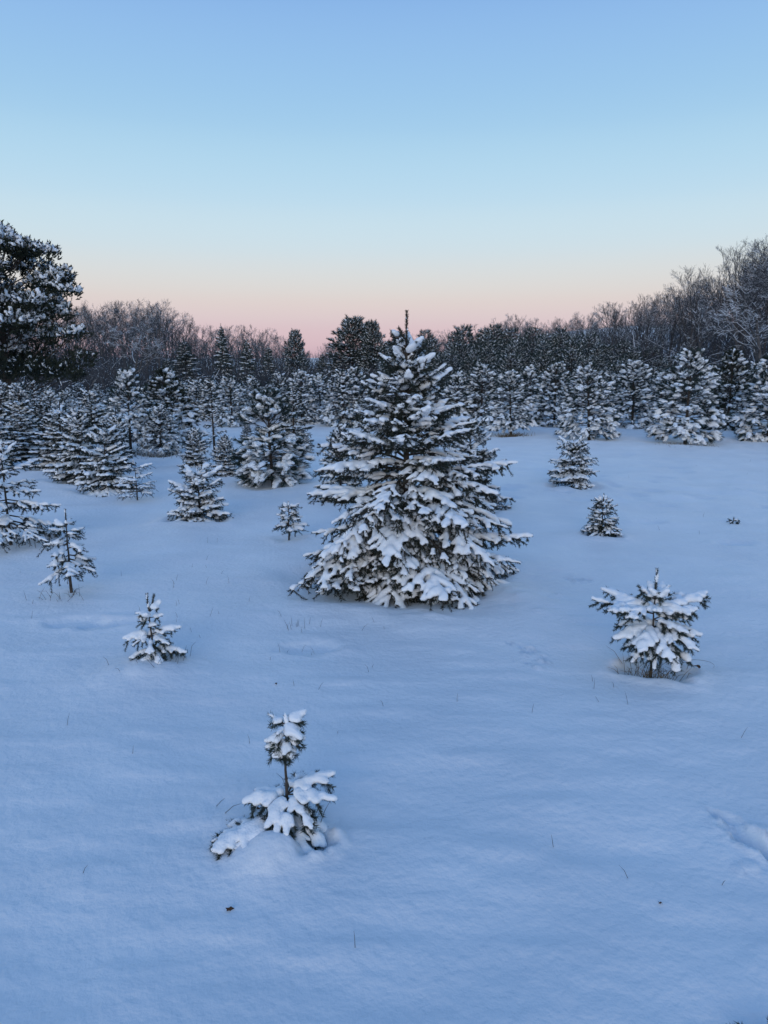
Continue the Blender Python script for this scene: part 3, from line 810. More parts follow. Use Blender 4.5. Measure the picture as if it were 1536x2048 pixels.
LAND = [(-150, 'the left picture edge'), (70, 'the cedar'), (165, 'the cedar gap'), (262, 'the layered pine'), (342, 'the dark bushy tree'), (430, 'the thin sparse sapling'), (495, 'the far left pines'),
        (560, 'the two-tier pine'), (640, 'the narrow left pine'), (720, 'the big spruce, left shoulder'), (800, 'the big spruce tip'), (875, 'the big spruce, right shoulder'),
        (960, 'the bushy right pine'), (1022, 'the pine over tan grass'), (1108, 'the slim right pine'), (1178, 'the umbrella-skirted pine'), (1265, 'the pointed right pine'),
        (1370, 'the tallest right pine'), (1455, 'the dark-hearted pine'), (1536, 'the right picture edge'), (1680, 'the right corner')]
def land(u):
    x, n = min(LAND, key=lambda q: abs(q[0] - u))
    return ('straight above ' if abs(u - x) < 14 else 'left above ' if u < x else 'right above ') + n
TREES = [  # kind, u, base row, top row, width px, label
    (PIN[1], 1022, 868, 750, 122, 'pine on a bare trunk above a ring of tan grass, right of the big spruce', 'pine'),
    (PIN[2], 962, 848, 728, 118, 'bushy pine just right of the big spruce, behind the tan grass ring', 'pine'),
    (PIN[3], 912, 846, 748, 90, 'pine peeking out beside the right shoulder of the big spruce', 'pine'),
    (PIN[4], 1108, 850, 726, 104, 'slim pine on a thin dark trunk, third in the right row', 'pine'),
    (PIN[0], 1178, 878, 730, 126, 'umbrella-skirted pine on a short trunk behind the horned little spruce', 'pine'),
    (PIN[2], 1265, 852, 722, 112, 'pointed pine with a dark underside between two larger pines, right row', 'pine'),
    (PIN[0], 1370, 884, 703, 146, 'tallest full pine of the right row with its trunk showing at mid height', 'pine'),
    (DARKPINE, 1455, 858, 706, 116, 'dark-hearted pine next to the tallest pine of the right row', 'pine'),
    (PIN[3], 1536, 880, 716, 120, 'pine cut by the right edge of the picture', 'pine'),
    (PIN[4], 1316, 842, 742, 92, 'smaller pine behind the left side of the tallest right-row pine', 'pine'),
    (PIN[3], 1060, 842, 736, 90, 'pine in the gap behind the tan grass ring pine', 'pine'),
    (PIN[4], 1216, 840, 744, 84, 'pine in the gap behind the umbrella-skirted pine', 'pine'),
    (PIN[1], 1505, 846, 730, 92, 'pine behind the last two pines at the right edge', 'pine'),
    (PIN[3], 716, 850, 740, 94, 'pine hidden by the left shoulder of the big spruce', 'pine'),
    (PIN[0], 686, 852, 742, 92, 'full pine left of the big spruce, nearest of the far left row', 'pine'),
    (PIN[4], 642, 838, 748, 72, 'narrow pine between two full pines left of the big spruce', 'pine'),
    (PIN[2], 604, 846, 742, 94, 'dense dark-green pine above the big two-tier pine, far left row', 'pine'),
    (PIN[1], 560, 836, 752, 76, 'pine straight behind the top of the two-tier pine', 'pine'),
    (PIN[3], 508, 842, 755, 72, 'far pine just left of the two-tier pine top', 'pine'),
    (PIN[0], 466, 850, 755, 78, 'far pine on a thin trunk above the round pair of little spruces', 'pine'),
    (PIN[4], 428, 840, 758, 70, 'far pine behind the thin bare-topped sapling', 'pine'),
    (PIN[2], 392, 838, 760, 74, 'far pine right beside the dark bushy tree', 'pine'),
    (DARKPINE, 342, 892, 744, 118, 'dark bushy tree with black hollows in its snow, left of centre', 'pine'),
    (PIN[1], 262, 906, 748, 104, 'layered pine on a stout dark trunk with grass at its foot, left', 'pine'),
    (PIN[0], 320, 908, 812, 98, 'low umbrella-shaped pine in front of the dark bushy tree', 'pine'),
    (SPARSE, 430, 908, 800, 62, 'thin sparse sapling with a leaning snow-capped top', 'spruce tree'),
    (SPR[2], 393, 932, 853, 64, 'left one of the pair of small round spruces', 'spruce tree'),
    (SPR[2], 449, 948, 868, 64, 'right one of the pair of small round spruces, nearer the camera', 'spruce tree'),
    (SPR[3], 494, 886, 845, 54, 'small spruce peeking out left of the two-tier pine', 'spruce tree'),
    (BIGPINE, 546, 966, 784, 136, 'two-tier pine with a bare stretch of stem and thick drooping snow lumps', 'pine'),
    (SPR[3], 588, 893, 774, 84, 'brushy spruce with rising shoots behind the two-tier pine', 'spruce tree'),
    (SPR[1], 122, 936, 802, 118, 'third spruce from the near end of the left spruce row', 'spruce tree'),
    (SPR[0], 48, 916, 785, 128, 'broad spruce with a many-armed top at the far end of the left spruce row', 'spruce tree'),
    (SPR[1], 190, 884, 768, 88, 'pointed spruce left of the layered pine, second line on the left', 'spruce tree'),
    (PIN[4], 100, 862, 778, 74, 'small pine under the cedar, behind the third row spruce', 'pine'),
    (PIN[2], 46, 854, 766, 78, 'small pine below the right part of the cedar crown', 'pine'),
    (PIN[0], 8, 852, 764, 78, 'small pine in front of the cedar trunk', 'pine'),
    (PIN[3], 134, 852, 784, 62, 'small pine right of the cedar crown, against the dark wood', 'pine'),
    (PIN[1], 300, 850, 775, 70, 'pine between the layered pine and the dark bushy tree, further back', 'pine'),
    (SPR[0], -8, 936, 795, 110, 'spruce cut by the left edge, behind the gappy spruce', 'spruce tree'),
    (SPR[3], 90, 900, 800, 84, 'spruce squeezed between the broad spruce and the left row', 'spruce tree'),
    (SPR[0], 235, 940, 815, 80, 'spruce behind the near end of the left spruce row', 'spruce tree'),
    (SPR[2], 612, 905, 872, 34, 'tiny snow-covered spruce tip between the two-tier pine and the big spruce', 'spruce tree'),
    (SPR[1], -90, 900, 760, 130, 'spruce outside the left edge of the picture', 'spruce tree'),
    (PIN[0], 1620, 880, 705, 140, 'pine outside the right edge of the picture', 'pine'),
]
for (var, u, vb, vt, w, lab, cat) in TREES:
    P = ground(u, vb)
    h = z_for(P, vt); wm = 1.08 * w / px_per_m(P)
    nm = 'pine_tree' if cat == 'pine' else 'spruce_tree'
    plant(var, nm, lab, cat, P, h, wm, R1, 'young pines in rows' if cat == 'pine' else 'young spruces')
    WELLS.append((P[0], P[1], wm * 0.45, 0.04))
# second line of the right rows, only their tops show
for i, u in enumerate((850, 935, 1000, 1085, 1145, 1240, 1290, 1345, 1410, 1480, 1560)):
    P = ground(u, 824 + 5 * R1.random())
    plant(PIN[i % 5], 'pine_tree', 'snowy second-line pine, its top ' + land(u), 'pine', P,
          z_for(P, 742 + 14 * R1.random()), 80 / px_per_m(P), R1, 'second line of pines on the right')
for i, u in enumerate((15, 70, 160, 225, 350, 370, 410, 447, 487, 530, 580, 622, 665, 740, 790)):
    P = ground(u, 822 + 6 * R1.random())
    plant(PIN[(i * 3) % 5], 'pine_tree', 'snowy second-line pine, its top ' + land(u), 'pine', P,
          z_for(P, 764 + 12 * R1.random()), 66 / px_per_m(P), R1, 'second line of pines on the left')

for line, (v0, vt0, name) in enumerate(((806, 768, 'third'), (792, 766, 'fourth'))):
    u = -60.0
    while u < 800:
        P = ground(u, v0 + 4 * R1.random())
        plant(PIN[int(R1.integers(5))], 'pine_tree', 'far pine of the ' + name + ' left line, ' + land(u), 'pine', P,
              z_for(P, vt0 + 8 * R1.random()), 58 / px_per_m(P), R1, 'far lines of pines on the left')
        u += 50 * (0.8 + 0.5 * R1.random())

# ------------------------------------------------------------------ the cedar at the left edge
def cedar(rng):
    Y = 25.0
    P = at_depth(12, Y)
    k = px_per_m(P)
    tab = [(v + 14, r) for v, r in [(455, 18), (475, 70), (490, 118), (530, 135), (560, 152), (600, 138), (640, 150), (690, 172), (735, 160), (750, 95)]]   # row, reach to the right in px
    zs = [z_for(P, v) for v, _ in tab]; rs = [r / k for _, r in tab]
    H = zs[0]
    prof = lambda z: float(np.interp(z, zs[::-1], rs[::-1], left=0.0, right=0.05))
    t = thing('cedar_tree', 'tall dark cedar with clumped snow on its crown at the left edge', 'cedar tree', P)
    st = stem_points(rng, H * 0.95, 0.08, 10)
    mb = MB(); loft(mb, st, 0.17 * (1 - 0.9 * np.linspace(0, 1, 10)) + 0.01, 9)
    obj('trunk', mb.mesh('trunk', [M_BARK]), t)
    mw, mf, ms = MB(), MB(), MB()
    lobes = []
    for (u, v, s) in ((30, 470, .30), (70, 482, .34), (95, 486, .32), (125, 496, .34), (140, 535, .34), (120, 560, .4), (158, 572, .30), (135, 615, .42), (168, 655, .36), (120, 660, .45), (170, 705, .42), (150, 735, .42), (60, 720, .5), (20, 690, .5), (40, 600, .5), (10, 540, .45)):
        x = (u - 12) / k - 0.12
        lobes.append((np.array([x, rng.uniform(-0.9, 0.3) * (1.0 - abs(x) / 3.2), z_for(P, v + 8) - 0.12]), s))
    for i in range(75):
        z = zs[-1] + 0.15 + (H - zs[-1] - 0.15) * rng.random() ** 1.15
        a = rng.random() * 6.283
        q = prof(z) * (0.3 + 0.55 * rng.random() ** 0.5)
        c = np.array([math.cos(a) * q, math.sin(a) * q, z])
        size = (0.30 + 0.28 * rng.random()) * min(1.0, 0.45 + 0.5 * prof(z))
        lobes.append((c, size))
    lobes.append((np.array([0.05, 0, H - 0.25]), 0.28))
    A0, A1, B0, B1, SR = [], [], [], [], []
    for c, s in lobes:
        p0 = stem_at(st, max(0.6, c[2] - 0.5 * np.hypot(c[0], c[1]) - 0.2))
        mid = 0.5 * (p0 + c) + [0, 0, -0.15]
        tubes(mw, [p0, mid], [mid, c], [0.03, 0.02], [0.02, 0.01], 5)
        n = int(280 * s)
        for _ in range(n):
            o = unit(rng.normal(size=3)) * s * rng.random() ** 0.4 * [1.15, 1.15, 0.75]
            p = c + o
            d = unit(o / s * 0.8 + UP * 0.9 + (rng.random(3) - 0.5) * 0.8 + np.array([c[0], c[1], 0]) * 0.12)
            L = 0.13 + 0.10 * rng.random()
            A0.append(p); A1.append(p + d * L)
            if o[2] > -0.1 * s and rng.random() < (0.85 if c[2] > zs[-1] + 0.9 else 0.2):
                B0.append(p + d * L * 0.35); B1.append(p + d * L + [0, 0, -0.03]); SR.append(0.032 + 0.032 * rng.random())
    needles(mf, rng, A0, A1, 30, 0.10, 0.046, 0.6, 0, 7, 0.8)
    snow_mesh(ms, B0, B1, SR, np.array(SR) * 0.75, 0.064, soft=0.25, flat=1.5, rng=rng, wob=0.4)
    b = obj('limbs', mw.mesh('limbs', [M_BARK]), t)
    obj('foliage', mf.mesh('foliage', [M_CEDAR]), t)
    obj('snow', ms.mesh('snow', [M_SNOW]), t)['kind'] = 'stuff'
cedar(np.random.default_rng(3))

# ------------------------------------------------------------------ conifers of the background
R2 = np.random.default_rng(9)
FARP = [pine_variant(R2, 6.0, 2.3, dz=0.36, nb=8, zb=0.4, shape=0.5, needle=(75, 0.24, 0.032), snow=(0.038, 0.04), tuft=0.24, spacing=0.2, bare=0.28, e_top=0.9, e_bot=0.1,
                     mat=M_FARPINE, r_stem=0.09, droop=(0.0, 0.3), wood=0.016, net=False, mids=0.8, jL=0.45) for _ in range(4)]
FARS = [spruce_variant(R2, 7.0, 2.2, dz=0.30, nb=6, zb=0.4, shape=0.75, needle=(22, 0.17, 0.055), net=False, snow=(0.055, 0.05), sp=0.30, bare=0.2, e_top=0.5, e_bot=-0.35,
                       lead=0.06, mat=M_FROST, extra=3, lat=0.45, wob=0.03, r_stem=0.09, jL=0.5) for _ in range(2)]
ROUND = pine_variant(R2, 6.0, 2.6, dz=0.26, nb=10, zb=0.3, shape=0.42, needle=(75, 0.24, 0.032), snow=(0.044, 0.04), tuft=0.24, spacing=0.17, bare=0.25, e_top=0.9, e_bot=0.0,
                     mat=M_FARPINE, r_stem=0.1, droop=(0.0, 0.3), wood=0.016, net=False, mids=0.85, jL=0.35)
FARTREES = [  # kind, u, depth, top row, width px, label
    (ROUND, 702, 62, 640, 84, 'big round-topped dark pine behind the left shoulder of the big spruce'),
    (ROUND, 752, 60, 648, 50, 'dark pine right behind the leader of the big spruce'),
    (ROUND, 592, 72, 664, 40, 'lone dark pine against the pink sky, left of the big round pine'),
    (FARS[0], 450, 58, 648, 66, 'pointed snowy spruce at the wood edge, tallest left of centre'),
    (FARS[1], 376, 55, 678, 96, 'wide snowy spruce with drooping boughs before the left wood'),
    (FARS[1], 492, 52, 672, 64, 'snowy spruce right of the tallest pointed one at the wood edge'),
    (FARS[0], 535, 60, 690, 58, 'smaller spruce at the wood edge above the far pines'),
    (FARS[0], 335, 50, 715, 70, 'low spruce before the left wood, next to the wide drooping one'),
    (FARS[1], 640, 66, 705, 60, 'low dark spruce between the lone pine and the big round pine'),
]
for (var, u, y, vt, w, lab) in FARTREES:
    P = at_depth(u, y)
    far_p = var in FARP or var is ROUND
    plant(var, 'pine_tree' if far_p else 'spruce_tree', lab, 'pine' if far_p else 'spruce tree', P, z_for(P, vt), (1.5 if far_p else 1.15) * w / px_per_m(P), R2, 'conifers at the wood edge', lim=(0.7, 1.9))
top_tab = ([780, 850, 900, 960, 1050, 1130, 1200, 1280, 1350, 1450, 1600, 1750], [668, 655, 655, 648, 650, 655, 668, 690, 715, 730, 738, 738])
n_far = 0
for row, y in enumerate((30, 36, 43, 51, 60)):
    u = 770 + 30 * R2.random()
    while u < 1700:
        yy = y * (0.95 + 0.1 * R2.random())
        P = at_depth(u, yy)
        top = float(np.interp(u, *top_tab)) + (4 - row) * 14 + 12 * (R2.random() - 0.4)
        k = px_per_m(P)
        h = z_for(P, top)
        plant(FARP[n_far % 4], 'pine_tree', 'overgrown dark pine, ' + ('front', 'second', 'middle', 'fourth', 'back')[row] + ' line of the thicket, ' + land(u), 'pine', P, h, max(90, 0.75 * h * k) / k, R2,
              'overgrown pines on the right', lim=(0.8, 1.7))
        n_far += 1
        u += (58 if u < 1350 else 75) * (0.8 + 0.5 * R2.random())

# ------------------------------------------------------------------ leafless wood
R3 = np.random.default_rng(17)
BARE = [bare_variant(R3, 12.0 + 2 * R3.random(), 0.42, 5, 0.20, 0.35, 0.24) for _ in range(5)] + \
       [bare_variant(R3, 11.0, 0.6, 5, 0.20, 0.25, 0.35) for _ in range(2)]
sky_tab = ([-300, 0, 160, 240, 330, 365, 400, 450, 520, 555, 600, 650, 760, 850, 960, 1030, 1100, 1200, 1240, 1330, 1385, 1430, 1475, 1536, 1800],
           [590, 590, 602, 594, 600, 628, 648, 644, 648, 664, 690, 684, 676, 655, 648, 624, 634, 618, 590, 578, 535, 545, 482, 466, 440])
n_b = 0
for row in range(5):
    u = -260.0
    while u < 1800:
        right = u > 700
        y = ((64, 74, 86, 100, 116) if u > 1150 else (88, 98, 110, 122, 136))[row] * (0.96 + 0.08 * R3.random())
        P = at_depth(u, y)
        top = float(np.interp(u, *sky_tab)) + (20, 12, 6, 2, 0)[row] * (0.4 + R3.random()) + 10 * (R3.random() - 0.3)
        h = z_for(P, top)
        lab = ('bare grey tree, ', 'slender bare tree, ', 'bare brown tree, ', 'thin leafless tree, ', 'distant bare tree, ')[row] + ('front', 'second', 'middle', 'fourth', 'back')[row] + ' line of the wood, ' + land(u)
        plant(BARE[n_b % 7], 'bare_tree', lab, 'bare tree', P, h, 0.55 * h, R3, 'leafless wood on the right' if right else 'leafless wood on the left', lim=(0.6, 1.3))
        n_b += 1
        u += 46 * (0.7 + 0.6 * R3.random())
# bare trees that stand out
LIMB = bare_variant(np.random.default_rng(41), 9.0, 0.75, 4, 0.17, 0.22, 0.9, 0.8)
LEAN = bare_variant(np.random.default_rng(43), 10.0, 0.5, 4, 0.16, 0.4, 0.8, 0.7, lean=(-0.45, 0))
for (var, u, y, vt, w, lab, rz) in (
        (LIMB, 262, 62, 640, 190, 'bare tree with long arching snow-lined limbs at the left wood edge', 0.4),
        (LEAN, 1440, 52, 600, 110, 'bare tree leaning left with a snow-lined trunk, right wood edge', 0.0),
        (LIMB, 1530, 50, 560, 190, 'bare tree with pale arching limbs reaching in at the right edge', 2.1),
        (BARE[0], 1478, 60, 478, 150, 'tallest bare tree rising above the right hillside', 1.0),
        (BARE[2], 1378, 64, 530, 120, 'tall bare tree left of the tallest on the right hillside', 2.0),
        (BARE[5], 318, 84, 598, 100, 'bare tree with an open round crown on the left skyline', 0.0)):
    P = at_depth(u, y)
    h = z_for(P, vt)
    plant(var, 'bare_tree', lab, 'bare tree', P, h, w / px_per_m(P), R3, rz=rz)

# thicket of brush under and behind the wood: nobody could count it
mb = MB()
rng = np.random.default_rng(23)
n = 11000
yy = rng.uniform(66, 175, n); uu = rng.uniform(-420, 1950, n)
yy = np.where((uu > 1150), yy * 0.82, yy + 8)
xx = (uu - 768) / FPX * yy
zz = base_height(xx, yy)
sk = np.interp(uu, *sky_tab)
kk = -(sk - 1024.0) / FPX
ps, pc = math.sin(PITCH), math.cos(PITCH)
room = EYE + (kk * yy * pc - yy * ps) / (pc + kk * ps) - zz       # height of the skyline above that spot
hh = np.clip(room, 0.6, 12) * (0.25 + 0.42 * rng.random(n))
m = 2600                                    # a low snowy hedge of brush along the far side of the field
yy[:m] = rng.uniform(44, 66, m); uu[:m] = rng.uniform(-350, 760, m)
xx = (uu - 768) / FPX * yy; zz = base_height(xx, yy)
hh[:m] = 0.8 + 1.6 * rng.random(m)
lean = rng.normal(size=(n, 3)) * [0.35, 0.35, 0]
p0 = np.stack([xx, yy, zz - 0.1], 1)
p1 = p0 + (UP + lean * 0.5) * (hh * 0.5)[:, None]
p2 = p1 + (UP + lean * 1.2) * (hh * 0.5)[:, None]
tubes(mb, p0, p1, 0.036, 0.028, 3); tubes(mb, p1, p2, 0.028, 0.014, 3)
for k in range(3):
    d = unit(rng.normal(size=(n, 3)) * [1, 1, 0.3] + UP * 0.7)
    s = p0 + (p1 - p0) * rng.uniform(0.3, 1.3, n)[:, None]
    e = s + d * (hh * 0.4)[:, None]
    tubes(mb, s, e, 0.026, 0.012, 3)
    w = rng.random(n) < 0.22
    tubes(mb, s[w] + UP * 0.020, e[w] + UP * 0.012, 0.022, 0.012, 3, 1)
o = obj('brush_thicket', mb.mesh('brush_thicket', [M_TWIG, M_SNOW]))
o['kind'] = 'stuff'; o['label'] = 'leafless brush and saplings filling the wood behind the pines'; o['category'] = 'brush'
# ------------------------------------------------------------------ the snow field
TRACKS = []
def stamp(u, v, r, depth, rim=0.35, ax=1.0, ang=0.0):
    P = ground(u, v); TRACKS.append((P[0], P[1], r, depth, rim, ax, ang))
# a boot trail that enters on the right edge
for (u, v, r, dp, ax, an) in ((1452, 1640, 0.030, 0.022, 2.2, -0.9), (1478, 1668, 0.036, 0.034, 1.8, -0.7), (1505, 1690, 0.040, 0.036, 1.6, -0.6), (1535, 1700, 0.042, 0.036, 1.5, -0.5), (1565, 1722, 0.045, 0.04, 1.4, -0.5),
                              (1500, 1735, 0.03, -0.010, 1.0, 0), (1478, 1738, 0.02, -0.008, 1.0, 0), (1525, 1668, 0.03, -0.012, 1.3, 0)):
    stamp(u, v, r, dp, 0.28, ax, an)
rng = np.random.default_rng(2)
for _ in range(16):     # scuffed patches with small lumps
    stamp(1058 + 36 * rng.normal() * 0.6, 1308 + 22 * rng.normal() * 0.6, 0.018 + 0.012 * rng.random(), rng.choice([-0.015, 0.014, -0.012]), 0.3)
for _ in range(10):
    stamp(1168 + 34 * (rng.random() * 2 - 1), 1157 + 6 * (rng.random() * 2 - 1), 0.02 + 0.012 * rng.random(), rng.choice([-0.013, 0.018]), 0.3)
for _ in range(46):     # old half-filled prints out on the right
    stamp(1000 + 560 * rng.random(), 884 + 130 * rng.random() ** 1.3, 0.09 + 0.08 * rng.random(), 0.022 + 0.018 * rng.random(), 0.3, 1.0 + 0.6 * rng.random(), rng.random() * 3)
for (u, v) in ((1400, 995), (1370, 990), (1330, 1010), (1440, 940), (1300, 1045), (1470, 1088), (215, 1244), (620, 1295), (150, 1240)):
    stamp(u, v, 0.10, 0.03, 0.3, 1.8, 0.1)

for (wx, wy, wr, dp) in list(WELLS)[:14]:     # clods dropped from the boughs
    for _ in range(7):
        an, rr_ = rng.random() * 6.283, wr * (1.15 + 0.5 * rng.random())
        TRACKS.append((wx + rr_ * math.cos(an), wy + rr_ * math.sin(an), 0.018 + 0.02 * rng.random(), -0.008 - 0.010 * rng.random(), 0.0, 1.0 + rng.random(), rng.random() * 3))

def snow_height(x, y):
    h = base_height(x, y)
    dist = np.hypot(x, y)
    near = 1 - sstep(14, 40, dist)
    # wind-packed ripples and soft lumps
    h = h + near * (0.030 * vnoise(x / 0.65 + 0.3 * y, y / 0.38, 5) + 0.014 * vnoise(x / 0.24 + 0.5 * y, y / 0.09, 6) + 0.004 * vnoise(x / 0.07, y / 0.05, 8))
    rough = sstep(7, 9.5, y) * (1 - sstep(17, 24, y)) * sstep(0.8, 3.0, x)
    h = h + rough * (0.035 * vnoise(x / 0.45, y / 0.35, 7) + 0.018 * vnoise(x / 0.2, y / 0.2, 9))
    for (wx, wy, r, dp) in WELLS:
        m = (np.abs(x - wx) < r * 2.6) & (np.abs(y - wy) < r * 2.6)
        if not m.any(): continue
        d = np.hypot(x[m] - wx, (y[m] - wy)) / r
        ang = np.arctan2(y[m] - wy, x[m] - wx)
        d = d * (1 + 0.16 * np.sin(3 * ang + wx * 9) + 0.08 * np.sin(7 * ang + wy * 5))
        h[m] += dp * (-np.exp(-d ** 4) + 0.45 * np.exp(-((d - 1.25) / 0.28) ** 2))
    for (wx, wy, r, hh) in MOUNDS:
        m = (np.abs(x - wx) < r * 3) & (np.abs(y - wy) < r * 3)
        d = np.hypot(x[m] - wx, y[m] - wy) / r
        h[m] += hh * np.exp(-d ** 2) * (1 + 0.5 * vnoise(x[m] / 0.08, y[m] / 0.08, 12))
    for (wx, wy, r, dp, rim, ax, an) in TRACKS:
        R = r * ax * 2.6
        m = (np.abs(x - wx) < R) & (np.abs(y - wy) < R)
        if not m.any(): continue
        dx, dy = x[m] - wx, y[m] - wy
        a = dx * math.cos(an) + dy * math.sin(an); b = -dx * math.sin(an) + dy * math.cos(an)
        d = np.hypot(a / ax, b) / r
        d = d * (1 + 0.35 * vnoise(dx / (r * 0.6) + wx, dy / (r * 0.6), 14))
        h[m] += dp * (-np.exp(-d ** 4) + rim * np.exp(-((d - 1.3) / 0.3) ** 2))
    return h

rr = [0.15, 0.4, 0.7, 0.95, 1.15]
while rr[-1] < 6: rr.append(rr[-1] * 1.006)
while rr[-1] < 26: rr.append(rr[-1] * 1.008)
while rr[-1] < 200: rr.append(rr[-1] * 1.03)
while rr[-1] < 6000: rr.append(rr[-1] * 1.15)
aa = np.concatenate([np.radians(np.arange(-36, 36.01, 0.25)), np.radians(np.arange(42, 324, 6))])
RRg, AAg = np.meshgrid(np.array(rr), aa, indexing='ij')
X = RRg * np.sin(AAg); Y = RRg * np.cos(AAg)
Z = snow_height(X.ravel().copy(), Y.ravel().copy()).reshape(X.shape)
V = np.stack([X, Y, Z], -1).reshape(-1, 3)
nr, na = X.shape
i, j = np.meshgrid(np.arange(nr - 1), np.arange(na), indexing='ij')
j2 = (j + 1) % na
Q = np.stack([i * na + j, i * na + j2, (i + 1) * na + j2, (i + 1) * na + j], -1).reshape(-1, 4)[:, ::-1]
mb = MB(); mb.add(V, Q, 0)
cen = MB()
hub = np.concatenate([V[:na], [[0, 0, float(base_height(0, 0))]]])
mb.add(hub, np.stack([np.arange(na), np.full(na, na), (np.arange(na) + 1) % na], 1)[:, ::-1], 0)
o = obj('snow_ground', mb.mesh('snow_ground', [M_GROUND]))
o['kind'] = 'structure'; o['label'] = 'wide field of undisturbed blue-lit snow'

def hz(x, y):
    return float(snow_height(np.array([x], float), np.array([y], float))[0])

# ------------------------------------------------------------------ grass, stalks and leaves in the snow
def blades(mb, rng, pts, lmin, lmax, w, tilt=0.5, mat=0, bend=0.5):
    for p in pts:
        L = rng.uniform(lmin, lmax)
        a = rng.random() * 6.283
        d = unit(np.array([math.cos(a) * tilt * rng.random(), math.sin(a) * tilt * rng.random(), 1.0]))
        q = p + d * L * 0.55
        d2 = unit(d + np.array([math.cos(a), math.sin(a), -0.4]) * bend * rng.random())
        tubes(mb, [p - d * 0.02, q], [q, q + d2 * L * 0.45], [w, w * 0.8], [w * 0.8, w * 0.3], 3, mat)

rng = np.random.default_rng(77)
mb = MB()
pts = []
def scat(u0, u1, v0, v1, n):
    for _ in range(n):
        P = ground(rng.uniform(u0, u1), rng.uniform(v0, v1)); P[2] = hz(P[0], P[1]); pts.append(P)
scat(540, 800, 1230, 1420, 16); scat(340, 430, 1080, 1280, 14); scat(900, 1280, 1350, 1430, 7); scat(0, 520, 1080, 1240, 14); scat(40, 1500, 1440, 1900, 12); scat(1000, 1500, 900, 1100, 8)
blades(mb, rng, pts, 0.02, 0.07, 0.0011, 0.7)
o = obj('grass_blades', mb.mesh('grass_blades', [M_DARKGRASS]))
o['kind'] = 'stuff'; o['label'] = 'dry grass blades poking singly through the snow'; o['category'] = 'grass'

def tuft(label, u, v, n, spread, lmin, lmax, w, tilt, mat, seed, bend=0.6):
    r = np.random.default_rng(seed)
    P = ground(u, v); P[2] = hz(P[0], P[1])
    mb = MB()
    q = []
    for _ in range(n):
        x, y = P[0] + r.normal() * spread, P[1] + r.normal() * spread * 0.7
        q.append(np.array([x - P[0], y - P[1], hz(x, y) - P[2]]))
    blades(mb, r, q, lmin, lmax, w, tilt, 0, bend)
    o = obj('grass_tuft', mb.mesh('grass_tuft', [mat]), None, [float(c) for c in P])
    o['label'] = label; o['category'] = 'grass'
    if n < 40: o['kind'] = 'stuff'
    return o
tuft('tan dead grass round the trunk of the pine right of the big spruce', 1024, 872, 220, 0.22, 0.06, 0.18, 0.004, 1.4, M_GRASS, 1)
tuft('thin dry grass under the tallest pine of the right row', 1372, 890, 120, 0.30, 0.03, 0.09, 0.003, 1.4, M_GRASS, 2)
tuft('dry grass at the foot of the layered pine on the left', 262, 908, 120, 0.18, 0.08, 0.2, 0.003, 1.0, M_DARKGRASS, 3)
tuft('dry grass under the low umbrella-shaped pine', 320, 914, 90, 0.2, 0.05, 0.14, 0.003, 1.2, M_DARKGRASS, 4)
tuft('brown grass and twigs in the hollow under the right foreground sapling', 1305, 1345, 90, 0.085, 0.05, 0.15, 0.0016, 1.2, M_GRASS, 5, 1.2)
tuft('broken grass stalks round the frosted sapling on the left', 318, 1335, 26, 0.11, 0.03, 0.12, 0.0013, 1.3, M_DARKGRASS, 6, 1.5)
tuft('grass stalks under the thin young spruce with a bare stem', 140, 1195, 22, 0.12, 0.05, 0.13, 0.0014, 1.2, M_DARKGRASS, 7, 1.4)
tuft('long grass stalks round the trunk of the gappy left-edge spruce', 40, 1096, 30, 0.20, 0.08, 0.22, 0.0018, 1.2, M_DARKGRASS, 8, 0.8)
tuft('grass stalks sticking out of the snow-buried sapling', 560, 1655, 9, 0.13, 0.05, 0.12, 0.0014, 1.2, M_DARKGRASS, 9, 0.5)
tuft('weed stalks in front of the big spruce', 600, 1252, 10, 0.07, 0.04, 0.09, 0.0013, 0.5, M_DARKGRASS, 10, 0.3)

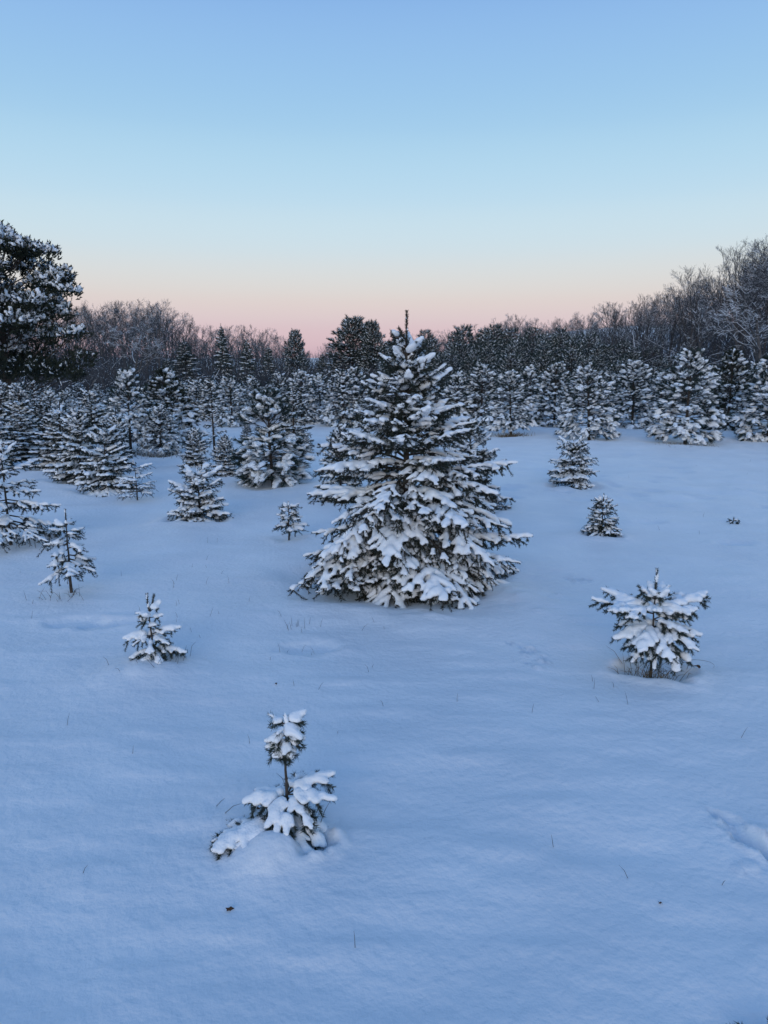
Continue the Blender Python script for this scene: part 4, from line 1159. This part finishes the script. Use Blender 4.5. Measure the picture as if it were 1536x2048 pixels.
def arc_stalk(label, pts, w):
    """One long bent stalk through photograph-near ground points with heights."""
    P = np.array([np.array([*ground(u, v)[:2], 0]) for (u, v, z) in pts])
    for i, (u, v, z) in enumerate(pts): P[i, 2] = hz(P[i, 0], P[i, 1]) + z
    o0 = P[0].copy()
    t = np.linspace(0, 1, 12); k = np.linspace(0, 1, len(P))
    C = np.stack([np.polyval(np.polyfit(k, P[:, c] - o0[c], min(3, len(P) - 1)), t) for c in range(3)], 1)
    mb = MB(); loft(mb, C, np.linspace(w, w * 0.5, 12), 4)
    o = obj('grass_stalk', mb.mesh('grass_stalk', [M_DARKGRASS]), None, [float(c) for c in o0])
    o['label'] = label; o['category'] = 'grass'
arc_stalk('long bent stalk curving right of the right foreground sapling', [(1345, 1345, 0.10), (1385, 1352, 0.10), (1418, 1352, 0.06), (1427, 1335, 0.0)], 0.0012)
arc_stalk('thin arching stalk left of the very small spiky spruce', [(1160, 1068, 0.0), (1166, 1070, 0.09), (1180, 1070, 0.15), (1196, 1070, 0.16)], 0.0013)

def leaf(label, u, v, s, rz, tilt, seed):
    P = ground(u, v); P[2] = hz(P[0], P[1])
    a = np.linspace(0, 2 * math.pi, 11)[:-1]
    r = s * (0.75 + 0.35 * np.cos(a * 5 + seed)) * (0.6 + 0.4 * np.abs(np.cos(a)))
    top = np.stack([r * np.cos(a), 0.6 * r * np.sin(a), 0.25 * s * np.sin(a * 2) + 0.012], 1)
    bot = top - [0, 0, 0.0012]
    mb = MB()
    c = np.array([[0, 0, 0.010]])
    V = np.concatenate([top, bot, c, c - [0, 0, 0.0012]])
    k = np.arange(10); k2 = (k + 1) % 10
    mb.add(V, np.stack([k, k2, np.full(10, 20)], 1), 0); mb.n -= len(V); mb.v.pop()
    mb.add(V, np.stack([k2 + 10, k + 10, np.full(10, 21)], 1), 0); mb.n -= len(V); mb.v.pop()
    mb.add(V, np.stack([k, k + 10, k2 + 10, k2], 1), 0)
    o = obj('dead_leaf', mb.mesh('dead_leaf', [M_LEAF]), None, [float(q) for q in P])
    o.rotation_euler = (tilt, 0.3, rz)
    o['label'] = label; o['category'] = 'leaf'
leaf('single dead leaf on the snow below the snow-buried sapling', 456, 1820, 0.018, 0.6, 0.9, 1)
leaf('curled dead leaf caught left of the snow-buried sapling', 512, 1605, 0.020, 1.6, 0.8, 2)
leaf('dead leaf tucked under the snow-buried sapling', 516, 1627, 0.016, 0.2, 1.0, 3)
leaf('small dead leaf on the snow between the left sapling and the big spruce', 549, 1370, 0.014, 1.2, 1.0, 4)
leaf('dark leaf lying in the hollow right of the right foreground sapling', 1392, 1342, 0.03, 0.2, 0.2, 5)
leaf('speck of dead leaf far down the open snow on the right', 1316, 1803, 0.009, 0.2, 1.0, 6)
